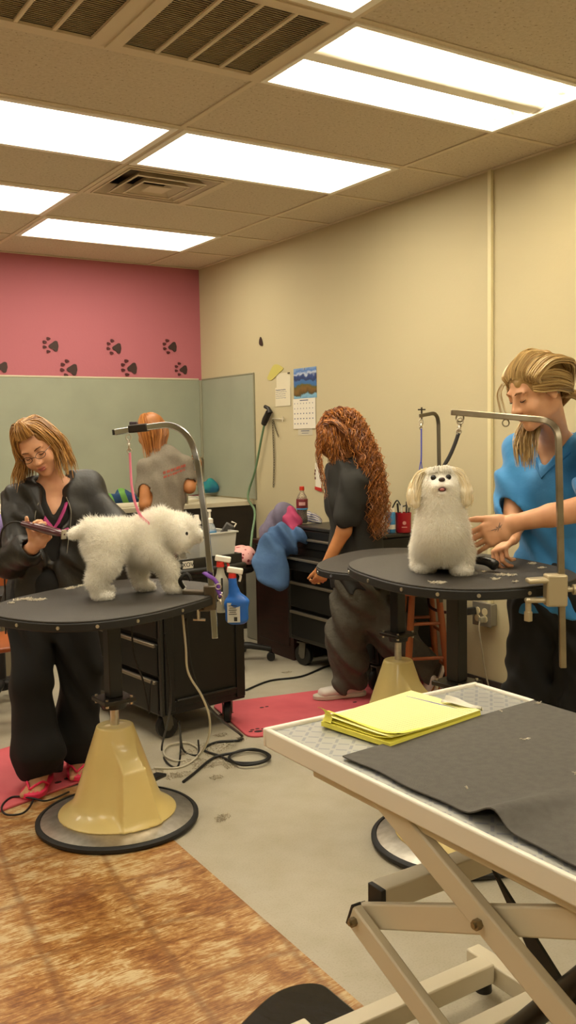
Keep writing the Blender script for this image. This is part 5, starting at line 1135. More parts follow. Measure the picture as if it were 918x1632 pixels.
    g = lambda *a: C+R@(V(*a)*.95); cp = SD(C-.2, C+.2, .006); cp.ell(g(0, -.018, .030), (.096, .108, .104), R, .01); cp.ell(g(0, .03, -.01), (.086, .088, .098), R, .02); cp.ell(g(0, -.07, -.06), (.07, .06, .09), R, .03); cp.folds(.005, 3, freq=(120, 140, 160)); cp.build('hair_cap', mat('auburn_hair_base', '7a431c', .6), t)
    hm = mat('curly_auburn_hair', '5a2a10', .4, c2='b5722f', island=True)
    bk = [P(x, y, D-.10) for x, y in ((585, 722), (596, 770), (602, 815), (604, 858))]; gs = []
    for a, ex in ((0.35, 0), (-.1, 0), (-.5, 0), (-.9, 0)):
        gs.append([g(.01, .03, .125), g(.04*math.sin(a)-.045, -.035, .120), g(-.060-.02*math.cos(a), -.075+.02*a, .055)]+[b_+RH*(-.030+.022*k)+FH*.03*a for k, b_ in enumerate(bk)][:4])
    gs = []
    for off in (-.045, -.015, .015, .045):
        gs.append([g(off*.5, .03, .130), g(off*1.2, -.04, .128), g(off*1.8, -.105, .060)]+[b_+RH*(off*.75)+FH*(off*1.1) for b_ in bk])
    mb = strands(gs, 400, .0026, [.02, .028, .036, .040, .042, .040, .026], 31, curl=.011, freq=105, sub=14, ext=.35)
    g2 = [[g(-.02, .05, .120), g(-.06, .06, .090), g(-.090, .055, .03), g(-.095, .06, -.03), g(-.09, .08, -.10), g(-.085, .09, -.17)], [g(-.03, .0, .128), g(-.085, .01, .085), g(-.105, .0, .02), g(-.105, .0, -.04), g(-.10, .0, -.10), g(-.10, -.03, -.15)]]
    m2 = strands(g2, 120, .0026, [.010, .012, .014, .016, .020, .020], 32, curl=.007, freq=95, sub=12, ext=.4); mb.add(m2.v, m2.f)
    fr_ = [P(x, y, D-.05) for x, y in ((521, 665), (509, 690), (507, 725), (512, 760), (517, 795))]; g3 = [[g(0, .07, .110)]+[p_+RH*o for p_ in fr_] for o in (-.008, .02)]
    m3 = strands(g3, 46, .0022, [.008, .010, .010, .010, .012, .012], 33, curl=.006, freq=90, sub=12, ext=.45); mb.add(m3.v, m3.f)
    m4 = strands([[g(q*.3, .06, .120), g(q, -.0, .130-abs(q)*.3), g(q*1.15, -.05, .08), g(q*1.15, -.08, .01), g(q*1.1, -.085, -.06), g(q*1.1, -.10, -.12)] for q in (-.095, -.075, -.04, 0, .04, .08)], 420, .0026, [.012, .012, .014, .016, .018, .018], 34, curl=.005, freq=80, sub=9); mb.add(m4.v, m4.f)
    ga = [[g(.012*math.sin(a), .02+.012*math.cos(a), .136), g(.07*math.sin(a), .0+.075*math.cos(a), .112), g(.102*math.sin(a), .0+.112*math.cos(a), .05), g(.104*math.sin(a), .005+.115*math.cos(a), -.01), g(.100*math.sin(a), .005+.108*math.cos(a), -.065), g(.098*math.sin(a), .0+.10*math.cos(a), -.12)] for a in np.linspace(0, 2*math.pi, 15)]
    m5 = strands(ga, 620, .0026, [.012, .012, .012, .012, .014, .018], 35, curl=.006, freq=85, sub=9, ext=.35); mb.add(m5.v, m5.f)
    mb.build('hair', hm, t)
    return t
w3 = woman3()
# ---------------------------------------------------------------- woman in blue
def woman4():
    D = 3.43; hip, waist, chest, top = P(893, 945, D+.02), P(893, 880, D+.02), P(889, 785, D), P(889, 716, D-.01)
    SR, SL = P(828, 722, D+.08), P(963, 716, D-.13); side = nrm(SL-SR); fwd = nrm(np.cross(side, ZH)); fwd = fwd if fwd@(-FH) > 0 else -fwd
    C = P(854, 624, 3.20); t = thing('person', V(hip[0], hip[1], 0), 'woman in blue scrub top bending over the seated dog at the right', 'person')
    R = basis(nrm(-RH*.84-FH*.34-ZH*.40), nrm(ZH*.90-RH*.37-FH*.12))
    elr, wrr = P(818, 836, D-.02), P(816, 857, 3.21); ell_, wrl = P(952, 806, 2.98), P(818, 834, 3.0)
    f1, f2 = V(hip[0], hip[1], 0)-side*.10, V(hip[0], hip[1], 0)+side*.10; lo = np.minimum.reduce([SR, SL, elr, wrl, C, f1, P(745, 850, 3)])-.15; hi = np.maximum.reduce([SR, SL, ell_, C, f2, hip])+.2; lo[2] = 0
    S = SD(lo, hi, .0042); torso(S, hip, waist, chest, top, SR, SL, side, -.012); head(S, C, R, 1.0, P(884, 700, D-.04), .050)
    S.chain([SR, elr, wrr], [.044, .040, .026], .015); S.chain([SL, ell_], [.046, .047], .015); S.cap(ell_, wrl*.55+ell_*.45, .047, .036, .01); S.cap(wrl*.55+ell_*.45, wrl, .036, .0265, .015)
    hd = nrm(-RH*.88-ZH*.42+FH*.10)
    hand(S, wrl+hd*.008, hd, nrm(FH*.80-ZH*.35-RH*.2), nrm(ZH-RH*.3), 1.08, (.26, .30, .34, .40), .07, (.80, .48, .05), tcurl=.25)
    hd2 = nrm(-RH*.62-ZH*.42-FH*.55); hand(S, wrr+hd2*.004, hd2, nrm(-ZH*.8+RH*.5), nrm(-RH-FH*.4), .98, (.75, .85, .9, .95), .05, (.8, .35, .45))
    for f_, s_ in ((f1, -1), (f2, 1)): S.chain([hip+side*s_*.085, f_+V(0, 0, .46)+fwd*.02, f_+V(0, 0, .09)], [.080, .055, .036], .03); S.cap(f_+V(0, 0, .045), f_+fwd*.15+V(0, 0, .03), .036, .028, .02)
    S.build('body', sk4, t)
    face_parts(t, C, R, 1.0, sk4, lipm, mat('brow_light_brown', '8a6238', .8), lashm=mat('dark_lash', '2a1a12'))
    bl = mat('blue_scrub_cotton', '2f7fb8', .8, c2='2a75ad', scale=6, bump=.6, bscale=14, sheen=.2)
    ts = SD(lo, hi, .005); torso(ts, hip-V(0, 0, .08), waist, chest, top-V(0, 0, .008), SR, SL, side, .016, w=1.06, bust=1, front=fwd)
    e1 = SR*.18+elr*.82; ts.cap(SR, e1, .068, .078, .03); ts.cap(e1+(elr-SR)*.02, e1+(elr-SR)*.6, .062, .062, .003, True); e2 = SL*.25+ell_*.75; ts.cap(SL, e2, .070, .080, .03); ts.cap(e2+(ell_-SL)*.06, e2+(ell_-SL)*.5, .066, .066, .003, True)
    ts.cap(top+V(0, 0, .03), top+fwd*.04+V(0, 0, .10), .060, .09, .008, True); ts.ecap(top+fwd*.09+V(0, 0, .05), chest+fwd*.15+V(0, 0, .085), .062, .09, .008, .05, side, .006, True)
    ts.half(hip-V(0, 0, .055), (0, 0, -1)); ts.folds(.011, 12, dirs=((1, .3, .25), (.2, 1, -.3), (.5, -.6, .5)), freq=(24, 34, 48)); ts.build('scrub_top', bl, t)
    band = MB(); ptsV = []
    for q, hh_ in ((-.070, .155), (-.048, .130), (-.024, .100), (0, .066), (.024, .100), (.048, .130), (.070, .155)):
        p_ = hit(ts, chest+side*q*1.12+V(0, 0, hh_-.008)+fwd*.3, -fwd)
        if p_ is not None: ptsV.append(p_)
    if len(ptsV) > 3: band.tube(ptsV, .0075, 8, flat=.5); band.build('neck_band', mat('blue_neck_band', '27699c', .8), t, smooth=True)
    pn = SD(lo, hi, .008); pn.ecap(hip-V(0, 0, .03), hip+V(0, 0, .05), .180, .125, .16, .115, side, .02)
    for f_, s_ in ((f1, -1), (f2, 1)): pn.chain([hip+side*s_*.085, f_+V(0, 0, .46)+fwd*.02, f_+V(0, 0, .08)], [.108, .098, .095], .03)
    pn.half(V(0, 0, .05), (0, 0, -1)); pn.folds(.008, 3); pn.build('trousers', mat('black_flared_trousers', ''), t)
    sh = MB()
    for f_ in (f1, f2): sh.ell(f_+fwd*.06+V(0, 0, .045), (.048, .14, .045), basis(fwd, ZH))
    sh.build('shoes', mat('black_shoe', ''), t, smooth=True)
    # hand tattoo: small dark star-like mark on the back of the left hand
    tc = wrl+hd*.055; tm = MB()
    for k in range(8):
        a = k*math.pi/4+.2; L_ = .014 if k % 2 else .020
        pts = []
        for r_ in (.001, L_*.5, L_):
            w_ = tc+(hd*math.cos(a)*r_*1.3+ZH*math.sin(a)*r_*.8+ZH*.004); h_ = hit(S, w_-nrm(FH*.80-ZH*.35)*.06, nrm(FH*.80-ZH*.35), .12)
            if h_ is not None: pts.append(h_+nrm(FH*.8-ZH*.35)*.0018)
        if len(pts) == 3: tm.tube(pts, [.0026, .0022, .0012], 6, flat=.6)
    if tm.v: tm.build('tattoo', mat('tattoo_ink', '7d6858', .6), t)
    # hair: swept back into a low tail that falls forward
    g = lambda *a: C+R@V(*a); cp = SD(C-.2, C+.2, .005); cp.ell(g(0, -.024, .042), (.086, .101, .092), R, .01); cp.ell(g(0, .118, -.035), (.072, .080, .085), R, .01, True); cp.folds(.003, 3, freq=(180, 160, 200)); cp.build('hair_cap', mat('dark_blonde_hair_base', 'a8854e', .5), t)
    hm = mat('dark_blonde_hair', '8a6733', .36, c2='d9bb80', island=True)
    nape = g(.0, -.112, -.055); gs = []
    for x in (-.098, -.088, -.075, -.055, -.025, 0, .025, .05, .068):
        gs.append([g(x*.95, .072-abs(x)*.35, .078-abs(x)*.35), g(x*1.12, .045, .112-abs(x)*.45), g(x*1.22, -.02, .138-abs(x)*.5), g(x*1.1, -.095, .085-abs(x)*.25), g(x*.5, -.128, .01), nape+R@V(x*.2, 0, 0)])
    mb = strands(gs, 620, .0023, [.006, .009, .010, .012, .012, .012], 41)
    for q in (-1, 1):
        gq = [[g(q*.068, .055, .070), g(q*.088, .02, .070), g(q*.094, -.03, .055), g(q*.078, -.09, .01), nape], [g(q*.074, .050, .045), g(q*.088, .02, .040), g(q*.093, -.03, .020), g(q*.075, -.085, -.02), nape], [g(q*.072, .058, .020), g(q*.088, .03, .005), g(q*.092, -.02, -.012), g(q*.07, -.08, -.045), nape-V(0, 0, .01)]]
        m_ = strands(gq, 130, .0022, [.004, .008, .010, .010, .012], 45+q); mb.add(m_.v, m_.f)
    tl = [nape, P(872, 652, 3.36), P(851, 668, 3.30), P(840, 695, 3.27), P(839, 720, 3.25), P(840, 745, 3.24)]
    m_ = strands([[p_-RH*.026*min(1, i_/3) for i_, p_ in enumerate(tl)], [p_+RH*.016 for p_ in tl]], 300, .0020, [.014, .022, .024, .028, .026, .020], 47, ext=.32); mb.add(m_.v, m_.f)
    tl2 = [nape, nape+RH*.05-V(0, 0, .01), nape+RH*.10-V(0, 0, .05), nape+RH*.13-V(0, 0, .12)]
    m_ = strands([tl2], 90, .0022, [.014, .018, .02, .02], 48, ext=.2); mb.add(m_.v, m_.f)
    m_ = strands([[g(.05, .078, .066), g(.062, .098, .04), g(.066, .105, .0), g(.062, .112, -.05)]], 10, .0011, [.006, .008, .01, .012], 49); mb.add(m_.v, m_.f)
    mb.build('hair', hm, t)
    return t, wrr, hd2
w4, wrr4, hd24 = woman4()
# ================================================================ TUB
dkw = mat('dark_tub_panel', '1c150f', .5, c2='241b13', scale=7, stretch=(1, 1, 4)); tubw = mat('tub_enamel', 'ddd6c2', .2, coat=.4); ledge = mat('tub_ledge', 'cfc5ab', .4)
TZ = .945; TY = 5.90; tx0 = -1.2
t = thing('bath_tub', ((tx0+XW)/2, 6.3, 0), 'white bath tub set in a dark panelled surround along the pink wall', 'bath tub')
MB().box(((tx0+XW)/2, TY+.015, (TZ-.03)/2), (XW-tx0-.004, .03, TZ-.03)).build('front_panel', dkw, t, bev=.003)
lg = MB()
def rectring(mb, x0, x1, y0, y1, hole, z0, z1, n=48):
    inner = [V(hole[0]+hole[2]*math.copysign(abs(math.cos(a))**.7, math.cos(a)), hole[1]+hole[3]*math.copysign(abs(math.sin(a))**.7, math.sin(a)), 0) for a in np.linspace(0, 2*math.pi, n, endpoint=False)]
    outer = []
    for p_ in inner:
        d = p_-V(hole[0], hole[1], 0); k = min((x1-hole[0] if d[0] > 0 else hole[0]-x0)/max(abs(d[0]), 1e-6), (y1-hole[1] if d[1] > 0 else hole[1]-y0)/max(abs(d[1]), 1e-6)); outer.append(V(hole[0], hole[1], 0)+d*k)
    v = []; f = []
    for z in (z0, z1):
        v += [p_+V(0, 0, z) for p_ in inner]+[p_+V(0, 0, z) for p_ in outer]
    for i in range(n):
        j = (i+1) % n; f += [(i, j, n+j, n+i), (2*n+i, 3*n+i, 3*n+j, 2*n+j), (i, 2*n+i, 2*n+j, j), (n+i, n+j, 3*n+j, 3*n+i)]
    return mb.add(v, f)
hole = (2.35, 6.30, .82, .31)
rectring(lg, tx0, XW-.003, TY-.02, YB-.01, hole, TZ-.03, TZ); lg.build('ledge', ledge, t)
n = 56; prof = [(1.06, .0), (1.065, .018), (1.04, .030), (1.0, .030), (.97, .01), (.93, -.15), (.86, -.33), (.6, -.38), (0, -.385)]; v = []; f = []
for (r_, h_) in prof:
    for a in np.linspace(0, 2*math.pi, n, endpoint=False): v.append((hole[0]+hole[2]*r_*math.copysign(abs(math.cos(a))**.7, math.cos(a)), hole[1]+hole[3]*r_*math.copysign(abs(math.sin(a))**.7, math.sin(a)), TZ+h_+.002))
for i in range(len(prof)-1):
    for k in range(n): f.append((i*n+k, i*n+(k+1) % n, (i+1)*n+(k+1) % n, (i+1)*n+k))
MB().add(v, f).build('basin', tubw, t, smooth='auto')
# faucet + hand sprayer hose
fc = P(296, 776, 6.62); t = thing('tap', fc, 'chrome shower tap and hose on the tub ledge beside the woman in grey', 'tap')
MB().ell(fc, (.035, .03, .035)).cyl(fc-V(0, 0, .035), fc-V(0, 0, .0)-V(0, 0, max(.0, fc[2]-TZ)), .016).build('tap_body', chrome, t, smooth='auto')
MB().tube(spline([fc+V(0, 0, .02), P(318, 770, 6.5), P(323, 745, 6.35), P(322, 730, 6.28), P(316, 733, 6.22), P(311, 745, 6.16)], 8), .008, 8).build('spray_hose', mat('steel_hose', '9a927f', .3, .8), t, smooth=True)
MB().cyl(P(311, 752, 6.15), P(306, 738, 6.17), .016, .024, n=14).build('spray_head', mat('grey_sprayer', '4a4740', .4), t, smooth='auto')
# towels on the tub ledge
def cloth(name, pts, r, m, label, cat='towel', amp=.01, seed=1, vs=.007, flat=None, zmin=None, parent=None, group=None):
    pts = [np.array(p, float) for p in pts]; a = np.array(pts); R_ = max(r)+.03; S = SD(a.min(0)-R_, a.max(0)+R_, vs)
    for i in range(len(pts)-1):
        if flat is None: S.cap(pts[i], pts[i+1], r[i], r[i+1], .03)
        else: S.ecap(pts[i], pts[i+1], r[i], r[i]*flat[1], r[i+1], r[i+1]*flat[1], flat[0], .03)
    S.folds(amp, seed, freq=(45, 60, 80))
    if zmin is not None: S.half(V(0, 0, zmin), (0, 0, -1))
    o = S.build(name, m, parent)
    if parent is None: tag(o, label, cat, group)
    return o
tz_ = TZ+.034
def stripe(name, c1, c2, sc, rot):
    m = mat(name, c1, .85); nt = m.node_tree; tc = node(nt, 'ShaderNodeTexCoord'); mp = node(nt, 'ShaderNodeMapping'); mp.inputs['Rotation'].default_value = rot; wv = node(nt, 'ShaderNodeTexWave', Scale=sc, Distortion=3); rp = node(nt, 'ShaderNodeValToRGB'); rp.color_ramp.interpolation = 'CONSTANT'
    rp.color_ramp.elements[0].color = lin(c1); rp.color_ramp.elements[1].color = lin(c2); rp.color_ramp.elements[1].position = .62
    nt.links.new(tc.outputs['Object'], mp.inputs[0]); nt.links.new(mp.outputs[0], wv.inputs['Vector']); nt.links.new(wv.outputs[1], rp.inputs[0]); nt.links.new(rp.outputs[0], nt.nodes['Principled BSDF'].inputs['Base Color']); return m
a, b = PZ(166, 781, TZ+.05), PZ(228, 781, TZ+.05); a = PY(166, 783, 6.05); b = PY(226, 785, 6.05); a[2] = b[2] = TZ+.045
cloth('towel', [a, (a+b)/2+V(0, 0, .012), b], [.045, .055, .045], stripe('blue_green_towel', '1e3f66', '5f8f3f', 3.5, (0, .5, .4)), 'rolled dark blue and green towel on the tub edge, left of the woman in grey', seed=2, zmin=TZ+.001)
a = PY(330, 784, 6.5); a[2] = TZ+.075
cloth('towel', [a-RH*.03, a+RH*.02+V(0, 0, .01), a+RH*.05], [.045, .05, .035], mat('teal_towel', '1f7f7c', .85, c2='1c5f86', scale=12), 'crumpled teal towel at the tub corner, right of the woman in grey', seed=3, zmin=TZ+.033)
# ================================================================ WALL THINGS
XS = XW-.002
def wp(x, y, off=.003): p_ = PX(x, y, XW); p_[0] -= off; return p_
# calendar
t = thing('calendar', wp(487, 640), 'wall calendar with a blue mountain lake picture above the month page', 'calendar')
def wquad(x0, y0, z0, z1, th, name, m, par, off=.001): return MB().box((XW-off-th/2, (x0+y0)/2, (z0+z1)/2), (th, abs(x0-y0), z1-z0)).build(name, m, par)
cy0, cy1 = 5.363, 5.092
pm = bpy.data.materials.new('calendar_landscape'); pm.use_nodes = True; nt = pm.node_tree; b_ = nt.nodes['Principled BSDF']; b_.inputs['Roughness'].default_value = .4
tc = node(nt, 'ShaderNodeTexCoord'); sp = node(nt, 'ShaderNodeSeparateXYZ'); nt.links.new(tc.outputs['Object'], sp.inputs[0]); nz = node(nt, 'ShaderNodeTexNoise', Scale=14, Detail=5); nt.links.new(tc.outputs['Object'], nz.inputs['Vector'])
ad = node(nt, 'ShaderNodeMath', operation='MULTIPLY_ADD'); nt.links.new(nz.outputs[0], ad.inputs[0]); ad.inputs[1].default_value = .10; nt.links.new(sp.outputs[2], ad.inputs[2])
mr = node(nt, 'ShaderNodeMapRange'); nt.links.new(ad.outputs[0], mr.inputs[0]); zc = LOC[t.name][2]; mr.inputs[1].default_value = 1.665-zc+.05; mr.inputs[2].default_value = 1.868-zc+.05
rp = node(nt, 'ShaderNodeValToRGB'); rp.color_ramp.interpolation = 'LINEAR'; el = rp.color_ramp.elements
el[0].position = 0; el[0].color = lin('6a94b4'); el[1].position = 1; el[1].color = lin('7e9cc0')
for ps_, c_ in ((.10, '7fb0c8'), (.16, '4a4020'), (.28, '7a5a2a'), (.40, '5a5a2c'), (.46, '3a6a9a'), (.56, '3f6ea6'), (.60, '26385e'), (.72, '2f4a80'), (.78, 'b8c4d4'), (.88, '4a78b8')):
    e_ = el.new(ps_); e_.color = lin(c_)
nt.links.new(mr.outputs[0], rp.inputs[0]); nt.links.new(rp.outputs[0], b_.inputs['Base Color'])
wquad(cy0, cy1, 1.665, 1.868, .002, 'picture_page', pm, t)
pap = mat('white_paper', 'ddd6c4', .75); wquad(cy0+.008, cy1+.012, 1.462, 1.664, .002, 'month_page', pap, t, .004)
wquad(5.32, 5.15, 1.418, 1.47, .001, 'lower_tab', mat('grey_paper', 'bdb59f', .75), t); inkb = mat('print_grey_blue', '5a5f78', .8)
mb = MB(); rr = random.Random(5)
for r_ in range(5):
    for c_ in range(7):
        if (r_ == 0 and c_ < 0) or (r_ == 4 and c_ > 4): continue
        yy = cy0-.012-.036*c_; zz = 1.632-.034*r_; mb.box((XW-.0064, yy, zz), (.0006, .006+.005*(r_ > 1), .0075))
mb.box((XW-.0064, (cy0+cy1)/2+.01, 1.652), (.0006, .10, .006)); mb.box((XW-.0024, 5.235, 1.447), (.0006, .10, .005)); mb.box((XW-.0024, 5.235, 1.432), (.0006, .08, .003)); mb.build('printing', inkb, t)
MB().cyl((XW-.008, 5.23, 1.860), (XW, 5.23, 1.860), .004, n=10).build('pin', silver, t)
# sheets of notes
t = thing('paper_note', wp(450, 620), 'white sheet of handwritten notes pinned to the cream wall beside the calendar', 'paper')
wquad(5.585, 5.405, 1.745, 1.850, .001, 'upper_sheet', mat('offwhite_paper', 'd6cdb2', .8), t); wquad(5.60, 5.405, 1.622, 1.752, .001, 'lower_sheet', mat('offwhite_paper', ''), t, .003)
mb = MB(); rr = random.Random(8)
for r_ in range(5):
    y = 5.592
    while y > 5.47: L_ = rr.uniform(.006, .02); mb.box((XW-.0045, y-L_/2, 1.735-.014*r_+rr.uniform(-.001, .001)), (.0006, L_, .003+.003*(r_ == 0))); y -= L_+rr.uniform(.003, .008)
mb.build('handwriting', inkb, t)
MB().box((XW-.006, 5.42, 1.845), (.008, .02, .008)).build('clip', mat('dark_clip', '3a342a'), t)
def wblob(pts, th, m, name, label, cat):
    q = spline([wp(x, y, 0) for x, y in pts], 4, True); o = MB().prism(q, (-th-.001, 0, 0), (-.001, 0, 0)).build(name, m, None); return tag(o, label, cat)
o = wblob([(427, 604), (429, 597), (436, 583), (443, 581), (452, 587), (446, 594), (440, 600), (433, 606)], .004, mat('yellow_green_tape', 'c0b660', .7), 'tape_scrap', 'crumpled yellow-green paper scrap stuck above the handwritten notes', 'paper')
o = wblob([(416, 537), (419, 545), (419, 551), (415, 550), (414, 545)], .006, mat('brown_black_sticker', '33221a', .6), 'sticker', 'small dark sticker alone high on the cream wall near the corner', 'sticker')
# hose nozzle, hook rail, chains
t = thing('wall_hook', wp(452, 666), 'small white wire hook rail on the cream wall under the notes', 'hook'); wm_ = mat('white_wire', 'cfc7b0', .4)
MB().tube([wp(436, 667, .012), wp(455, 668, .012), wp(456, 664, .03), wp(456, 672, .03)], .0035, 6).tube([wp(446, 667, .0), wp(446, 667, .012)], .004, 6).build('wire', wm_, t)
t = thing('spray_nozzle', wp(433, 660, .03), 'black pistol nozzle with green hose hanging on the cream wall', 'hose nozzle'); bk_ = mat('black_rubber_nozzle', '1c1712', .5)
MB().tube([wp(427, 676, .035), wp(430, 668, .035), wp(435, 657, .035)], [.020, .024, .022], 10).build('handle', bk_, t, smooth='auto')
MB().tube([wp(437, 658, .035), wp(435, 651, .037), wp(430, 648, .04)], [.020, .014, .013], 10).build('barrel', bk_, t, smooth='auto')
MB().tube(spline([wp(428, 677, .035), wp(423, 700, .035), wp(414, 750, .04), wp(408, 790, .07), P(406, 815, 6.2), P(402, 850, 6.05), P(399, 880, 5.95)], 8), .008, 8).build('green_hose', mat('green_hose', '5f7c5a', .5), t, smooth=True)
def chain(name, pts, m, label, lk=.022, cat='chain'):
    q = spline(pts, 10); L_ = [0]
    for i in range(1, len(q)): L_.append(L_[-1]+np.linalg.norm(q[i]-q[i-1]))
    mb = MB(); n_ = int(L_[-1]/(lk*.72)); 
    for i in range(n_):
        s = (i+.5)/n_*L_[-1]; j = min(int(np.searchsorted(L_, s)), len(q)-1); T = nrm(q[j]-q[j-1]); p_ = q[j-1]+T*(s-L_[j-1]); x = nrm(np.cross(T, V(1, .3, .1))); y = np.cross(T, x); a_ = x if i % 2 else y
        mb.tube([p_+T*lk*.5*math.cos(k*.785)+a_*lk*.28*math.sin(k*.785) for k in range(8)], lk*.09, 5, closed=True)
    o = mb.build(name, m, None, smooth=True); return tag(o, label, cat)
chain('chain_leash', [wp(437, 670, .015), wp(438, 700, .012), wp(439, 740, .012), wp(438, 776, .012)], mat('dull_steel_chain', '7d7460', .35, .9), 'long steel chain hanging from the hook rail on the cream wall', .024)
chain('chain_leash', [wp(439, 669, .018), wp(442, 682, .016), wp(447, 696, .016)], mat('dark_chain', '4a4234', .4, .8), 'short dark chain hanging beside the long one on the hook rail', .018)
# white bag/paper with red edge in front of the curly-haired woman
t = thing('paper_sign', wp(507, 768), 'white card with red lower edge on the wall in front of the curly-haired woman', 'card')
q = [wp(503, 738, .004), wp(512, 736, .004), wp(514, 778, .004), wp(504, 776, .004)]; MB().prism(q, (-.001, 0, 0), (0, 0, 0)).build('card', pap, t)
q = [wp(503, 775, .006), wp(514, 778, .006), wp(514, 784, .006), wp(503, 780, .006)]; MB().prism(q, (-.001, 0, 0), (0, 0, 0)).build('red_edge', mat('red_edge', 'b8281c', .6), t)
mb = MB()
for (x, y) in ((503.5, 750), (503, 755), (503.5, 762)): p_ = wp(x, y, .0055); mb.box(p_, (.001, .012, .016))
mb.build('marks', mat('dark_red_mark', '5a2018'), t)
# ================================================================ THINGS ON THE LEFT CART
ZA = .803
def onA(x, y, dz=0): p_ = PZ(x, y, ZA+dz); return V(p_[0], p_[1], ZA)
binm = mat('translucent_bin', 'd9d7cc', .35, trans=.35, alpha=.85)
bc = OA+uA*.345+vA*.16; B0 = V(bc[0], bc[1], ZA); t = thing('storage_bin', B0, 'translucent white plastic bin holding bottles on the left cart', 'bin')
def tbox(mb, c, sx, sy, h, tx, ty, th, R):
    """open tapered box"""
    v = []; 
    for (a, b, z) in ((sx, sy, 0), (sx+tx, sy+ty, h), (sx+tx-th, sy+ty-th, h), (sx-th, sy-th, th)):
        v += [c+R@V(i*a/2, j*b/2, z) for i, j in ((-1, -1), (1, -1), (1, 1), (-1, 1))]
    f = [(3, 2, 1, 0), (12, 13, 14, 15)]+[(l*4+k, l*4+(k+1) % 4, (l+1)*4+(k+1) % 4, (l+1)*4+k) for l in range(3) for k in range(4)]
    return mb.add(v, f)
tbox(MB(), B0, .195, .26, .155, .025, .03, .003, RA).build('bin_body', binm, t)
mb = MB()
for i in (-1, 1): mb.box(B0+RA@V(0, i*.147, .155), (.235, .012, .008), RA); mb.box(B0+RA@V(i*.112, 0, .155), (.012, .306, .008), RA)
mb.build('bin_rim', binm, t, bev=.002)
def bottle(name, c, prof, m, label, cat, parts=(), n=20, group=None, ax=None):
    t = thing(name, c, label, cat, group); MB().lathe(prof, c, n, ax).build('bottle_body', m, t, smooth='auto')
    for (nm, pr, mm_) in parts: MB().lathe(pr, c, n, ax).build(nm, mm_, t, smooth='auto')
    return t
clr = mat('clear_plastic', 'dfe2de', .15, trans=.75, alpha=.8); wp_ = mat('white_plastic', 'e4ddcd', .35); bl_l = mat('blue_label', '3f86b8', .5); dkl = mat('dark_liquid', '2a2430', .3)
bz = ZA+.006
c1 = B0+RA@V(-.045, -.03, .006); c2_ = B0+RA@V(.028, -.035, .006)
bottle('shampoo_bottle', c1, [(.0, 0), (.032, .003), (.035, .02), (.035, .16), (.020, .185), (.014, .19)], dkl, 'dark bottle with blue label and white cap, left one in the white bin', 'bottle', (('label', [(.0355, .05), (.0358, .05), (.0358, .15), (.0355, .15)], bl_l), ('cap', [(.0, .19), (.022, .19), (.022, .20), (.013, .215), (.011, .235), (0, .235)], wp_)))
t = bottle('pump_bottle', c2_, [(.0, 0), (.030, .003), (.032, .02), (.032, .155), (.020, .185), (.014, .19)], clr, 'clear pump bottle with blue and orange label and white pump, in the white bin', 'bottle', (('label', [(.0325, .05), (.0328, .05), (.0328, .15), (.0325, .15)], bl_l), ('pump_collar', [(0, .19), (.017, .19), (.017, .21), (.006, .215), (.006, .245), (.010, .247), (.010, .256), (0, .256)], wp_)))
MB().tube([c2_+V(0, 0, .252), c2_+V(0, 0, .252)-RH*.028], .005, 8).build('pump_spout', wp_, t)
F2 = -FH; p_ = c2_+F2*.0335+V(0, 0, .105); mb = MB().ell(p_, (.012, .004, .015)); mb.build('label_picture', mat('orange_brown_print', '9a5a35', .6), t, smooth=True); MB().ell(p_+V(0, 0, .030)+F2*-.001, (.009, .003, .008)).build('label_emblem', mat('dark_print', '2c2a30', .6), t, smooth=True)
p0 = B0+RA@V(.06, -.02, .05); dv = nrm(RH*.55+ZH*.85)
t = thing('handheld_clipper', p0, 'dark handheld tool with a pale edge leaning out of the white bin', 'tool'); MB().bar(p0, p0+dv*.16, .028, .05).build('tool_body', mat('dark_grey_plastic', '3d3a36', .4), t, bev=.008)
MB().tube([p0+dv*.02+RH*.026, p0+dv*.165+RH*.024, p0+dv*.175-RH*.005], .004, 6).build('pale_edge', wp_, t)
# red canister + cord bundle
c = OA+uA*.06+vA*.14; c = V(c[0], c[1], ZA); c = c+(PZ(291, 897, ZA+.0)-PZ(291, 897, ZA))
cc_ = OA+uA*.075+vA*.10; cc_ = V(cc_[0], cc_[1], ZA)
bottle('red_canister', cc_, [(0, 0), (.042, 0), (.044, .003), (.047, .115), (.047, .118), (.044, .118), (.041, .006), (0, .006)], mat('red_plastic_cup', 'b01f18', .35), 'red plastic tub on the left cart, partly behind the standing dog', 'tub', n=28)
cd_ = OA+uA*.175+vA*.10; cd_ = V(cd_[0], cd_[1], ZA); t = thing('plastic_bag', cd_, 'small clear bag of dark clipper parts between the red tub and white bin', 'bag')
S = SD(cd_-V(.09, .09, .01), cd_+V(.09, .09, .16), .005); S.ecap(cd_+V(0, 0, .035), cd_+V(0, 0, .10), .045, .03, .035, .02, RH, .01).folds(.008, 4, freq=(90, 120, 140)).half(V(0, 0, ZA+.001), -ZH); S.build('bag_film', mat('clear_bag_film', 'cbbfa6', .2, trans=.5, alpha=.55), t)
for (a, b) in ((.0, .09), (-.015, .05), (.018, .055)): MB().cyl(cd_+V(0, 0, b)+RH*a-FH*.012, cd_+V(0, 0, b)+RH*a+FH*.012, .014, n=12).build('clipper_part', mat('dark_grey_plastic', ''), t, bev=.002)
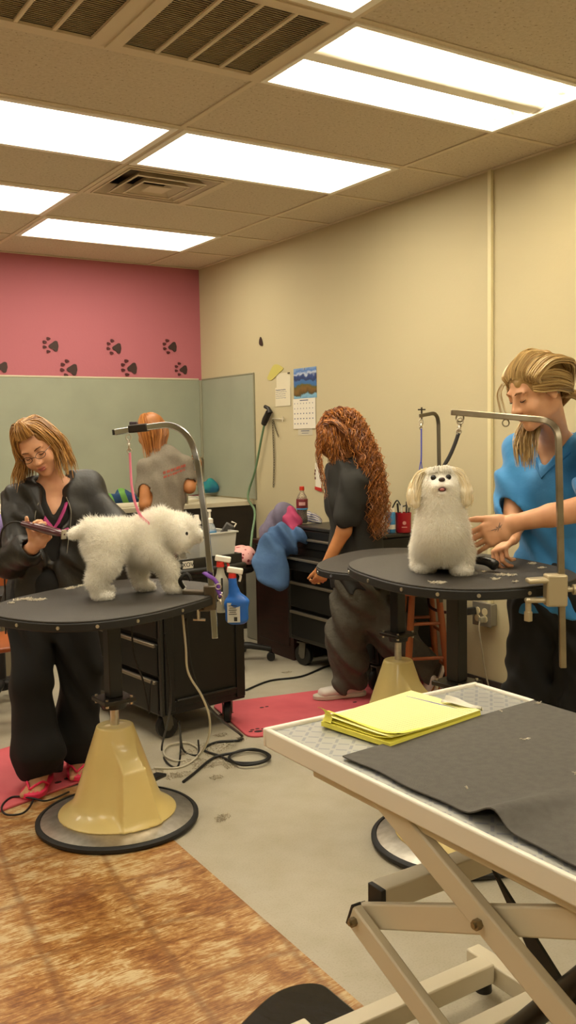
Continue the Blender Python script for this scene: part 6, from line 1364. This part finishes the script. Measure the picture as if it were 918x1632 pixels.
# ---- spray bottles hooked over the cart handle
def spray(name, base, label, body, liquid, trig, collar, kind):
    t = thing(name, base, label, 'spray bottle', 'spray bottles hanging on the left cart handle'); S = SD(base-V(.09, .09, .02), base+V(.09, .09, .26), .004)
    if kind: S.ecap(base+V(0, 0, .03), base+V(0, 0, .10), .050, .030, .050, .030, RH, .01, n=4); S.ecap(base+V(0, 0, .10), base+V(0, 0, .145)-RH*.006, .046, .028, .020, .018, RH, .02); S.cap(base+V(0, 0, .14)-RH*.012, base+V(0, 0, .205)-RH*.016, .021, .018, .015)
    else: S.cap(base+V(0, 0, .03), base+V(0, 0, .13), .034, .033, .01); S.cap(base+V(0, 0, .13), base+V(0, 0, .20), .026, .014, .02)
    S.half(base+V(0, 0, .004), -ZH); S.build('bottle_body', body, t)
    h = base+(V(0, 0, .205)-RH*.016 if kind else V(0, 0, .205)); MB().cyl(h, h+V(0, 0, .022), .018, .016, n=16).build('collar', collar, t, smooth='auto')
    d = RH; mb = MB(); q = h+V(0, 0, .040); mb.bar(q-d*.022, q+d*.046-V(0, 0, .012), .022, .026); mb.build('spray_head', trig, t, bev=.005)
    MB().tube(spline([q+d*.020-V(0, 0, .010), q+d*.035-V(0, 0, .03), q+d*.030-V(0, 0, .055)], 5), .0055, 8).build('trigger', collar if kind == 0 else trig, t, smooth=True)
    return t
hb = OA-vA*.095
s1 = P(353, 977, 4.10); s1 = V(s1[0], s1[1], s1[2]); t = spray('spray_bottle', s1, 'clear spray bottle with white head and red collar hanging on the left cart', mat('cloudy_plastic', 'cfccb8', .3, trans=.45, alpha=.9), None, wp_, mat('red_plastic', 'c2281c', .4), 0)
MB().box(s1+V(0, 0, .125)-FH*.036+RH*.008, (.008, .003, .07), rotz(-YAW)).build('black_mark', ink, t)
s2 = P(378, 996, 4.06); t = spray('spray_bottle', s2, 'blue spray bottle with white head and red collar hanging on the left cart', mat('blue_plastic', '1f5fb4', .35), None, wp_, mat('red_plastic', ''), 1)
lb = s2+V(0, 0, .06)-FH*.0315-RH*.012; MB().box(lb, (.055, .002, .085), rotz(-YAW)).build('label', mat('pale_label', 'c9c6b8', .6), t)
mb = MB()
for k in range(5): mb.box(lb-FH*.0015+V(0, 0, .030-.009*k)-RH*.004, (.035-.006*(k % 2), .001, .003), rotz(-YAW))
mb.box(lb-FH*.0015+V(0, 0, -.028)+RH*.008, (.014, .001, .018), rotz(-YAW)); mb.build('label_print', ink, t)
# hooks that carry the bottles
for s_ in (s1+V(0, 0, .2), s2+V(0, 0, .2)-RH*.016): pass
# ---- purple lead with snaps on the left table's clamp
pc = P(334, 926, 3.40); pu = mat('purple_webbing', '5a2a86', .7)
t = thing('purple_leash', pc, 'purple webbing leash with steel snaps hanging from the left table clamp', 'leash')
MB().tube(spline([P(326, 912, 3.40), P(333, 918, 3.385), P(341, 923, 3.39), P(346, 930, 3.39), P(349, 940, 3.385)], 6), [.0135]*25, 8, flat=.35).build('webbing', pu, t, smooth=True) if False else MB().tube(spline([P(326, 913, 3.40), P(333, 918, 3.385), P(341, 923, 3.39), P(346, 930, 3.39), P(349, 940, 3.385)], 6), .012, 8, flat=.4).build('webbing', pu, t, smooth=True)
MB().tube(spline([P(346, 938, 3.385), P(350, 946, 3.38), P(352, 951, 3.38)], 5), .010, 8, flat=.5).build('webbing', pu, t, smooth=True)
mb = MB(); ring(mb, P(348, 935, 3.375), .010, .002, FH); ring(mb, P(351, 952, 3.375), .010, .0022, FH); mb.cyl(P(350.5, 955, 3.375), P(353, 963, 3.375), .005, n=8); ring(mb, P(352, 960, 3.375), .008, .002, RH); mb.build('snap_hook', silver, t, smooth=True)
# ---- leashes
def leash(name, pts, r, m, label, snap, flat=.3, loop=None):
    t = thing(name, pts[0], label, 'leash'); MB().tube(spline(pts, 8), r, 8, flat=flat).build('strap', m, t, smooth=True)
    if loop: MB().tube(spline(loop, 6, True), r*.8, 6, closed=True, flat=flat).build('noose', m, t, smooth=True)
    mb = MB(); a, b = snap; ring(mb, a, .010, .0022, FH); mb.cyl(a-V(0, 0, .010), b, .0048, n=8); ring(mb, b, .008, .002, FH); mb.cyl((a+b)/2-RH*.008, (a+b)/2+RH*.008, .002, n=6); mb.build('snap_hook', silver, t, smooth=True); return t
leash('grooming_leash', [P(207, 722, 3.51), P(208, 745, 3.50), P(210, 775, 3.48), P(215, 800, 3.46), P(224, 822, 3.44), P(238, 836, 3.42)], .0095, mat('pink_nylon', 'e87f98', .6), 'pink nylon leash from the chrome arm to the standing dog', (P(205, 697, 3.52), P(206, 718, 3.515)))
leash('grooming_leash', [P(731, 690, 2.95), P(724, 710, 2.96), P(716, 728, 2.97), P(708, 742, 2.99), P(703, 755, 3.02)], .0085, mat('black_nylon_strap', '2a2622', .7), 'black strap leash from the steel arm to the seated dog', (P(733, 671, 2.955), P(731, 688, 2.95)))
leash('grooming_leash', [P(671.5, 683, 4.42), P(671.5, 700, 4.42), P(671.5, 725, 4.42), P(671, 738, 4.42)], .004, mat('blue_nylon_cord', '3a44a8', .6), 'blue cord leash hanging in a loop behind the seated dog', (P(671, 672, 4.42), P(671, 682, 4.42)), flat=.8, loop=[P(671, 735, 4.42), P(668, 752, 4.42), P(666, 775, 4.42), P(671, 795, 4.42), P(674, 775, 4.42), P(673, 752, 4.42)])
# ---- black brush under the lower hand
br0, br1 = P(790, 897, 3.075), P(760, 876, 3.13); bz_ = T2Z+.012; br0[2] = T2Z+.020; br1[2] = T2Z+.032
t = thing('grooming_brush', br0, 'black grooming brush with ridged handle held against the seated dog\'s side', 'brush'); bp_ = mat('black_plastic_brush', '24221f', .4)
MB().tube(spline([br0, br0*.6+br1*.4+V(0, 0, .006), br1], 6), [.017, .018, .018, .0175, .017, .016, .016, .015, .015, .014, .014, .013, .013], 12).build('handle', bp_, t, smooth=True)
mb = MB()
for k in range(6): q = br0*(.82-.11*k)+br1*(.18+.11*k)+V(0, 0, .016); mb.box(q, (.006, .03, .006), frame(ZH, br1-br0))
mb.build('grip_ridges', mat('dark_grey_plastic', ''), t, bev=.001)
# ================================================================ THINGS ON THE TOOL CHEST
ZB = .875
def onB(x, Y_): p_ = PY(x, 850, Y_); return V(p_[0], Y_, ZB)
cb_ = PX(482, 836, 3.20); cb_[2] = ZB
t = thing('cola_bottle', cb_, 'cola bottle with red cap and maroon label on the tool chest', 'bottle'); sc_ = 1.0
MB().lathe([(0, .001), (.028, .001), (.034, .012), (.034, .035), (.029, .06), (.033, .085), (.035, .115), (.035, .145), (.030, .165), (.016, .190), (.0125, .200), (.0125, .215), (0, .215)], cb_, 28).build('bottle_body', mat('clear_cola_plastic', 'd8ccb8', .08, trans=.8, alpha=.7), t, smooth='auto')
MB().lathe([(0, .004), (.026, .004), (.032, .014), (.032, .035), (.027, .06), (.031, .085), (.033, .115), (.033, .12), (0, .12)], cb_, 28).build('cola', mat('dark_cola', '140806', .1), t, smooth='auto')
MB().lathe([(.0356, .092), (.0364, .094), (.0364, .150), (.0356, .152)], cb_, 28).build('label', mat('maroon_label', '6a1a20', .4), t, smooth='auto')
MB().lathe([(.0366, .088), (.0370, .088), (.0370, .096), (.0366, .096)], cb_, 28).build('label_band', mat('light_blue_band', '3f8fc0', .4), t, smooth='auto')
mb = MB()
for k, (a, w__) in enumerate(((-.016, .008), (-.006, .009), (.005, .008), (.015, .007))): th_ = -.2; mb.box(cb_-FH*.0372+RH*a*1.0+V(0, 0, .124)+FH*(a*a*13), (w__, .001, .020), rotz(-YAW))
mb.build('label_lettering', mat('pinkish_print', 'd8a8a0', .5), t)
MB().lathe([(0, .205), (.0155, .205), (.0155, .228), (.0135, .230), (0, .230)], cb_, 20).build('cap', mat('orange_red_cap', 'b02c18', .4), t, smooth='auto')
# clothes piled at the desk end of the chest
dn = mat('blue_sweatshirt', '4a6a92', .85, c2='3d5c84', scale=10, bump=.6, bscale=20); gy_ = mat('grey_purple_fleece', '736b80', .85, c2='655e70', scale=9, bump=.6, bscale=20)
S = SD(P(436, 890, 5.72)-V(.4, .4, .6), P(436, 890, 5.72)+V(.4, .4, .35), .008); k_ = [P(478, 858, 5.62), P(452, 856, 5.66), P(437, 868, 5.66), P(433, 900, 5.62), P(430, 940, 5.62)]
S.ecap(k_[0], k_[1], .05, .035, .07, .045, ZH, .03); S.ecap(k_[1], k_[2], .09, .06, .09, .06, RH, .03); S.ecap(k_[2], k_[3], .085, .055, .09, .05, RH, .03); S.ecap(k_[3], k_[4]+V(0, 0, .06), .09, .05, .095, .05, RH, .03); S.ecap(P(447, 880, 5.62), P(446, 930, 5.62), .05, .05, .055, .045, RH, .02)
S.folds(.014, 3, dirs=((1, .2, .1), (.8, .5, .15), (.6, -.6, .3)), freq=(40, 55, 48)); o = S.build('sweatshirt', dn, None); tag(o, 'blue sweatshirt hanging over the desk edge beside the tool chest', 'clothing')
S = SD(P(440, 840, 5.85)-V(.4, .4, .25), P(440, 840, 5.85)+V(.4, .4, .35), .008); S.chain([P(418, 862, 5.9), P(434, 846, 5.86), P(450, 826, 5.84), P(455, 845, 5.84)], [.035, .075, .085, .09], .04); S.chain([P(470, 850, 5.8), P(450, 850, 5.84)], [.07, .08], .04)
S.folds(.014, 7, freq=(28, 40, 55)); o = S.build('fleece_jacket', gy_, None); tag(o, 'grey-purple fleece heaped on the brown desk behind the blue sweatshirt', 'clothing')
S = SD(P(465, 826, 5.80)-.2, P(465, 826, 5.80)+.2, .006); S.chain([P(462, 820, 5.78), P(466, 833, 5.76), P(471, 840, 5.72)], [.045, .048, .035], .03).folds(.010, 2, freq=(50, 60, 70)); o = S.build('shirt', mat('raspberry_cloth', 'a8385e', .8), None); tag(o, 'raspberry pink cloth bundled behind the cola bottle', 'clothing')
a = PX(500, 832, 3.28); S = SD(a-.25, a+.25, .006); S.chain([PX(492, 826, 3.33), PX(502, 832, 3.30), PX(510, 842, 3.30)], [.03, .042, .035], .03).folds(.010, 5, freq=(60, 70, 90)); S.half(V(0, 0, ZB), -ZH); o = S.build('patterned_cloth', stripe('blue_white_pattern_cloth', 'b9b2a6', '4a4d7a', 22, (.3, 1, .2)), None); tag(o, 'white and blue patterned cloth on the tool chest right of the cola bottle', 'clothing')
# bottles and mug at the near end of the chest
def tb(x, X_, dz=0): p_ = PX(x, 845, X_); return V(p_[0], p_[1], ZB)
q = tb(612, 3.30); bottle('pill_bottle', q, [(0, 0), (.022, 0), (.024, .01), (.024, .05), (.015, .065), (0, .065)], wp_, 'short white bottle on the tool chest behind the curly-haired woman', 'bottle', (('cap', [(0, .065), (.013, .065), (.013, .08), (0, .08)], wp_),))
q = tb(624, 3.27); bottle('powder_bottle', q, [(0, 0), (.021, 0), (.022, .004), (.022, .105), (.018, .115), (0, .115)], bl_l, 'blue bottle with white cap on the tool chest left of the red mug', 'bottle', (('cap', [(0, .115), (.019, .115), (.019, .135), (0, .137)], wp_), ('label', [(.0223, .02), (.0226, .02), (.0226, .045), (.0223, .045)], wp_)))
q = tb(616, 3.38); bottle('spray_can', q, [(0, 0), (.025, 0), (.026, .006), (.026, .12), (.012, .15), (.012, .17), (0, .17)], mat('pale_green_can', 'a9b39a', .4), 'pale green can behind the small bottles on the tool chest', 'bottle')
q = tb(643, 3.33); t = bottle('mug', q, [(0, 0), (.040, 0), (.042, .004), (.044, .110), (.040, .110), (.038, .006), (0, .006)], mat('red_mug', 'a01722', .35), 'red mug full of tools on the tool chest', 'mug', n=28)
mb = MB(); mb.cyl(q-FH*.0435+V(0, 0, .055)+V(0, 0, 0), q-FH*.0445+V(0, 0, .055), .010, n=14); mb.build('emblem', mat('mug_print', 'c98a80', .5), t); mb = MB(); mb.box(q-FH*.0440+V(0, 0, .032), (.03, .001, .005), rotz(-YAW)); mb.build('emblem_line', mat('mug_print', ''), t)
for k, (a, b, h_, mm_) in enumerate(((-.02, .0, .16, 'black_ink'), (-.005, .012, .15, 'white_plastic'), (.012, -.005, .17, 'dark_grey_plastic'), (.022, .01, .14, 'polished_chrome'))):
    s_ = q+RH*a+FH*b; o = MB().cyl(s_+V(0, 0, .008), s_+RH*a*.6+V(0, 0, h_), .004, .006, n=8).build('grooming_tool', MATS[mm_], None, smooth='auto'); tag(o, ('black handled tool standing leftmost in the red mug', 'white handled tool standing at the middle of the red mug', 'tallest dark grey tool standing in the red mug', 'chrome tool standing rightmost in the red mug')[k], 'tool', 'tools in the red mug')
o = MB().tube(spline([tb(625, 3.36)+V(0, 0, .12), tb(633, 3.36)+V(0, 0, .17), tb(640, 3.36)+V(0, 0, .14), tb(648, 3.34)+V(0, 0, .15)], 6), .004, 6).build('power_cord', blc, None, smooth=True); tag(o, 'short black cord curling above the red mug', 'cable')
# ================================================================ FAR LEFT: chair, desk
b0 = PZ(12, 1125, 0); swivel(b0+V(0, .10, 0), .62, 'black swivel stool with a gas lift at the left edge of the photo', n=5, rot=.5, R0=.25, seatr=.17)
dq = PY(20, 872, 5.3); wt = mat('white_laminate', 'cfc8b8', .4); t = thing('side_desk', V(dq[0]-.5, 5.55, 0), 'white-topped low desk at the left edge behind the woman with clippers', 'desk')
zz = dq[2]; MB().box((dq[0]-.5, 5.55, zz-.05), (1.0, .5, .10)).build('desk_top', wt, t, bev=.004)
for xx in (dq[0]-.96, dq[0]-.04):
    for yy in (5.34, 5.76): MB().box((xx, yy, (zz-.1)/2), (.05, .05, zz-.1)).build('leg', mat('beige_panel', '8f8368', .6), t, bev=.003)
MB().box((dq[0]-.5, 5.78, (zz-.1)*.6), (.92, .02, (zz-.1)*.75)).build('back_panel', mat('beige_panel', ''), t, bev=.003)
dq2 = PY(30, 925, 4.78); t = thing('wooden_chair', V(dq2[0]-.02, 4.6, 0), 'orange-brown wooden chair whose leg shows behind the woman with clippers', 'chair')
for xx, yy, h_ in ((dq2[0], 4.78, .80), (dq2[0]-.38, 4.78, .80), (dq2[0], 4.42, .42), (dq2[0]-.38, 4.42, .42)): MB().tube([V(xx, yy, 0), V(xx, yy, .4), V(xx, yy, h_)], [.013, .017, .014], 10).build('leg', ow, t, smooth='auto')
MB().box((dq2[0]-.19, 4.60, .43), (.42, .40, .025)).build('seat', ow, t, bev=.008); MB().box((dq2[0]-.19, 4.78, .72), (.36, .018, .08)).build('back_rail', ow, t, bev=.005)
a = PY(3, 835, 5.5); cloth('purple_cloth', [V(a[0]-.12, 5.5, zz+.06), V(a[0]-.02, 5.5, zz+.10)], [.08, .07], mat('lilac_cloth', '7a6a9c', .8), 'lilac cloth bundle on the white-topped desk at the left edge', 'clothing', seed=4, zmin=zz+.001)
# ================================================================ HAIR CLIPPINGS AND MARKS
clm = furmat('white_clippings', 'f1ebdc', 'ddd2bd')
def tufts(name, spots, label, zf, seed=2, r=.016, n=40, m=None):
    R_ = random.Random(seed); mb = MB()
    for (x, y, s_) in spots:
        c = zf(x, y)
        for k in range(int(n*s_)):
            a = R_.uniform(0, 6.28); rr = r*s_*math.sqrt(R_.random()); p_ = c+V(rr*math.cos(a)*1.3, rr*math.sin(a), .0012); d = V(R_.uniform(-1, 1), R_.uniform(-1, 1), R_.uniform(0, .55))*.011
            mb.tube([p_, p_+d*.5+V(0, 0, .002), p_+d], [.0010, .0009, .0004], 3, cap=False)
    o = mb.build(name, m or clm, None, fix=False); return tag(o, label, 'hair clippings', kind='stuff')
tufts('hair_clippings', [(18, 962, .6), (30, 957, 1), (36, 956, .8), (44, 955, 1), (53, 957, 1.1), (62, 957, .9), (66, 956, .6), (110, 939, .9), (117, 937, 1), (131, 934, .8)], 'white dog hair clippings scattered on the left grooming table', lambda x, y: PZ(x, y, T1Z))
tufts('hair_clippings', [(700, 930, 1.0), (690, 929, .6), (800, 917, 1.2), (790, 924, .7), (812, 918, .9), (850, 899, .8), (864, 906, .7), (820, 928, .5), (770, 912, .4)], 'white dog hair clippings scattered on the right grooming table', lambda x, y: PZ(x, y, T2Z), 5)
tufts('hair_clippings', [(355, 1303, .9), (352, 1308, .5), (340, 1200, 1.6), (330, 1190, 1.5), (345, 1216, 1.6), (325, 1222, 1.5), (360, 1190, 1.2), (300, 1200, 1.2), (352, 1172, 1), (290, 1235, 1.2), (272, 1238, 1.2), (458, 1072, .8), (365, 1222, 1), (380, 1180, 1), (310, 1215, 1.4), (250, 1230, 1.2), (345, 1240, .8)], 'pale hair clippings scattered over the floor under the left table and cart', lambda x, y: PZ(x, y, .001), 7, .03, 60, furmat('dull_clippings', 'cfc4ad', '9c9079'))
tufts('hair_clippings', [(860, 1122, .5), (835, 1180, .4), (800, 1135, .3), (745, 1258, .3), (918, 1235, .5)], 'tiny white hair flecks on the grey sheet of the foreground table', lambda x, y: PZ(x, y, LZ+.003), 9, .006, 12)
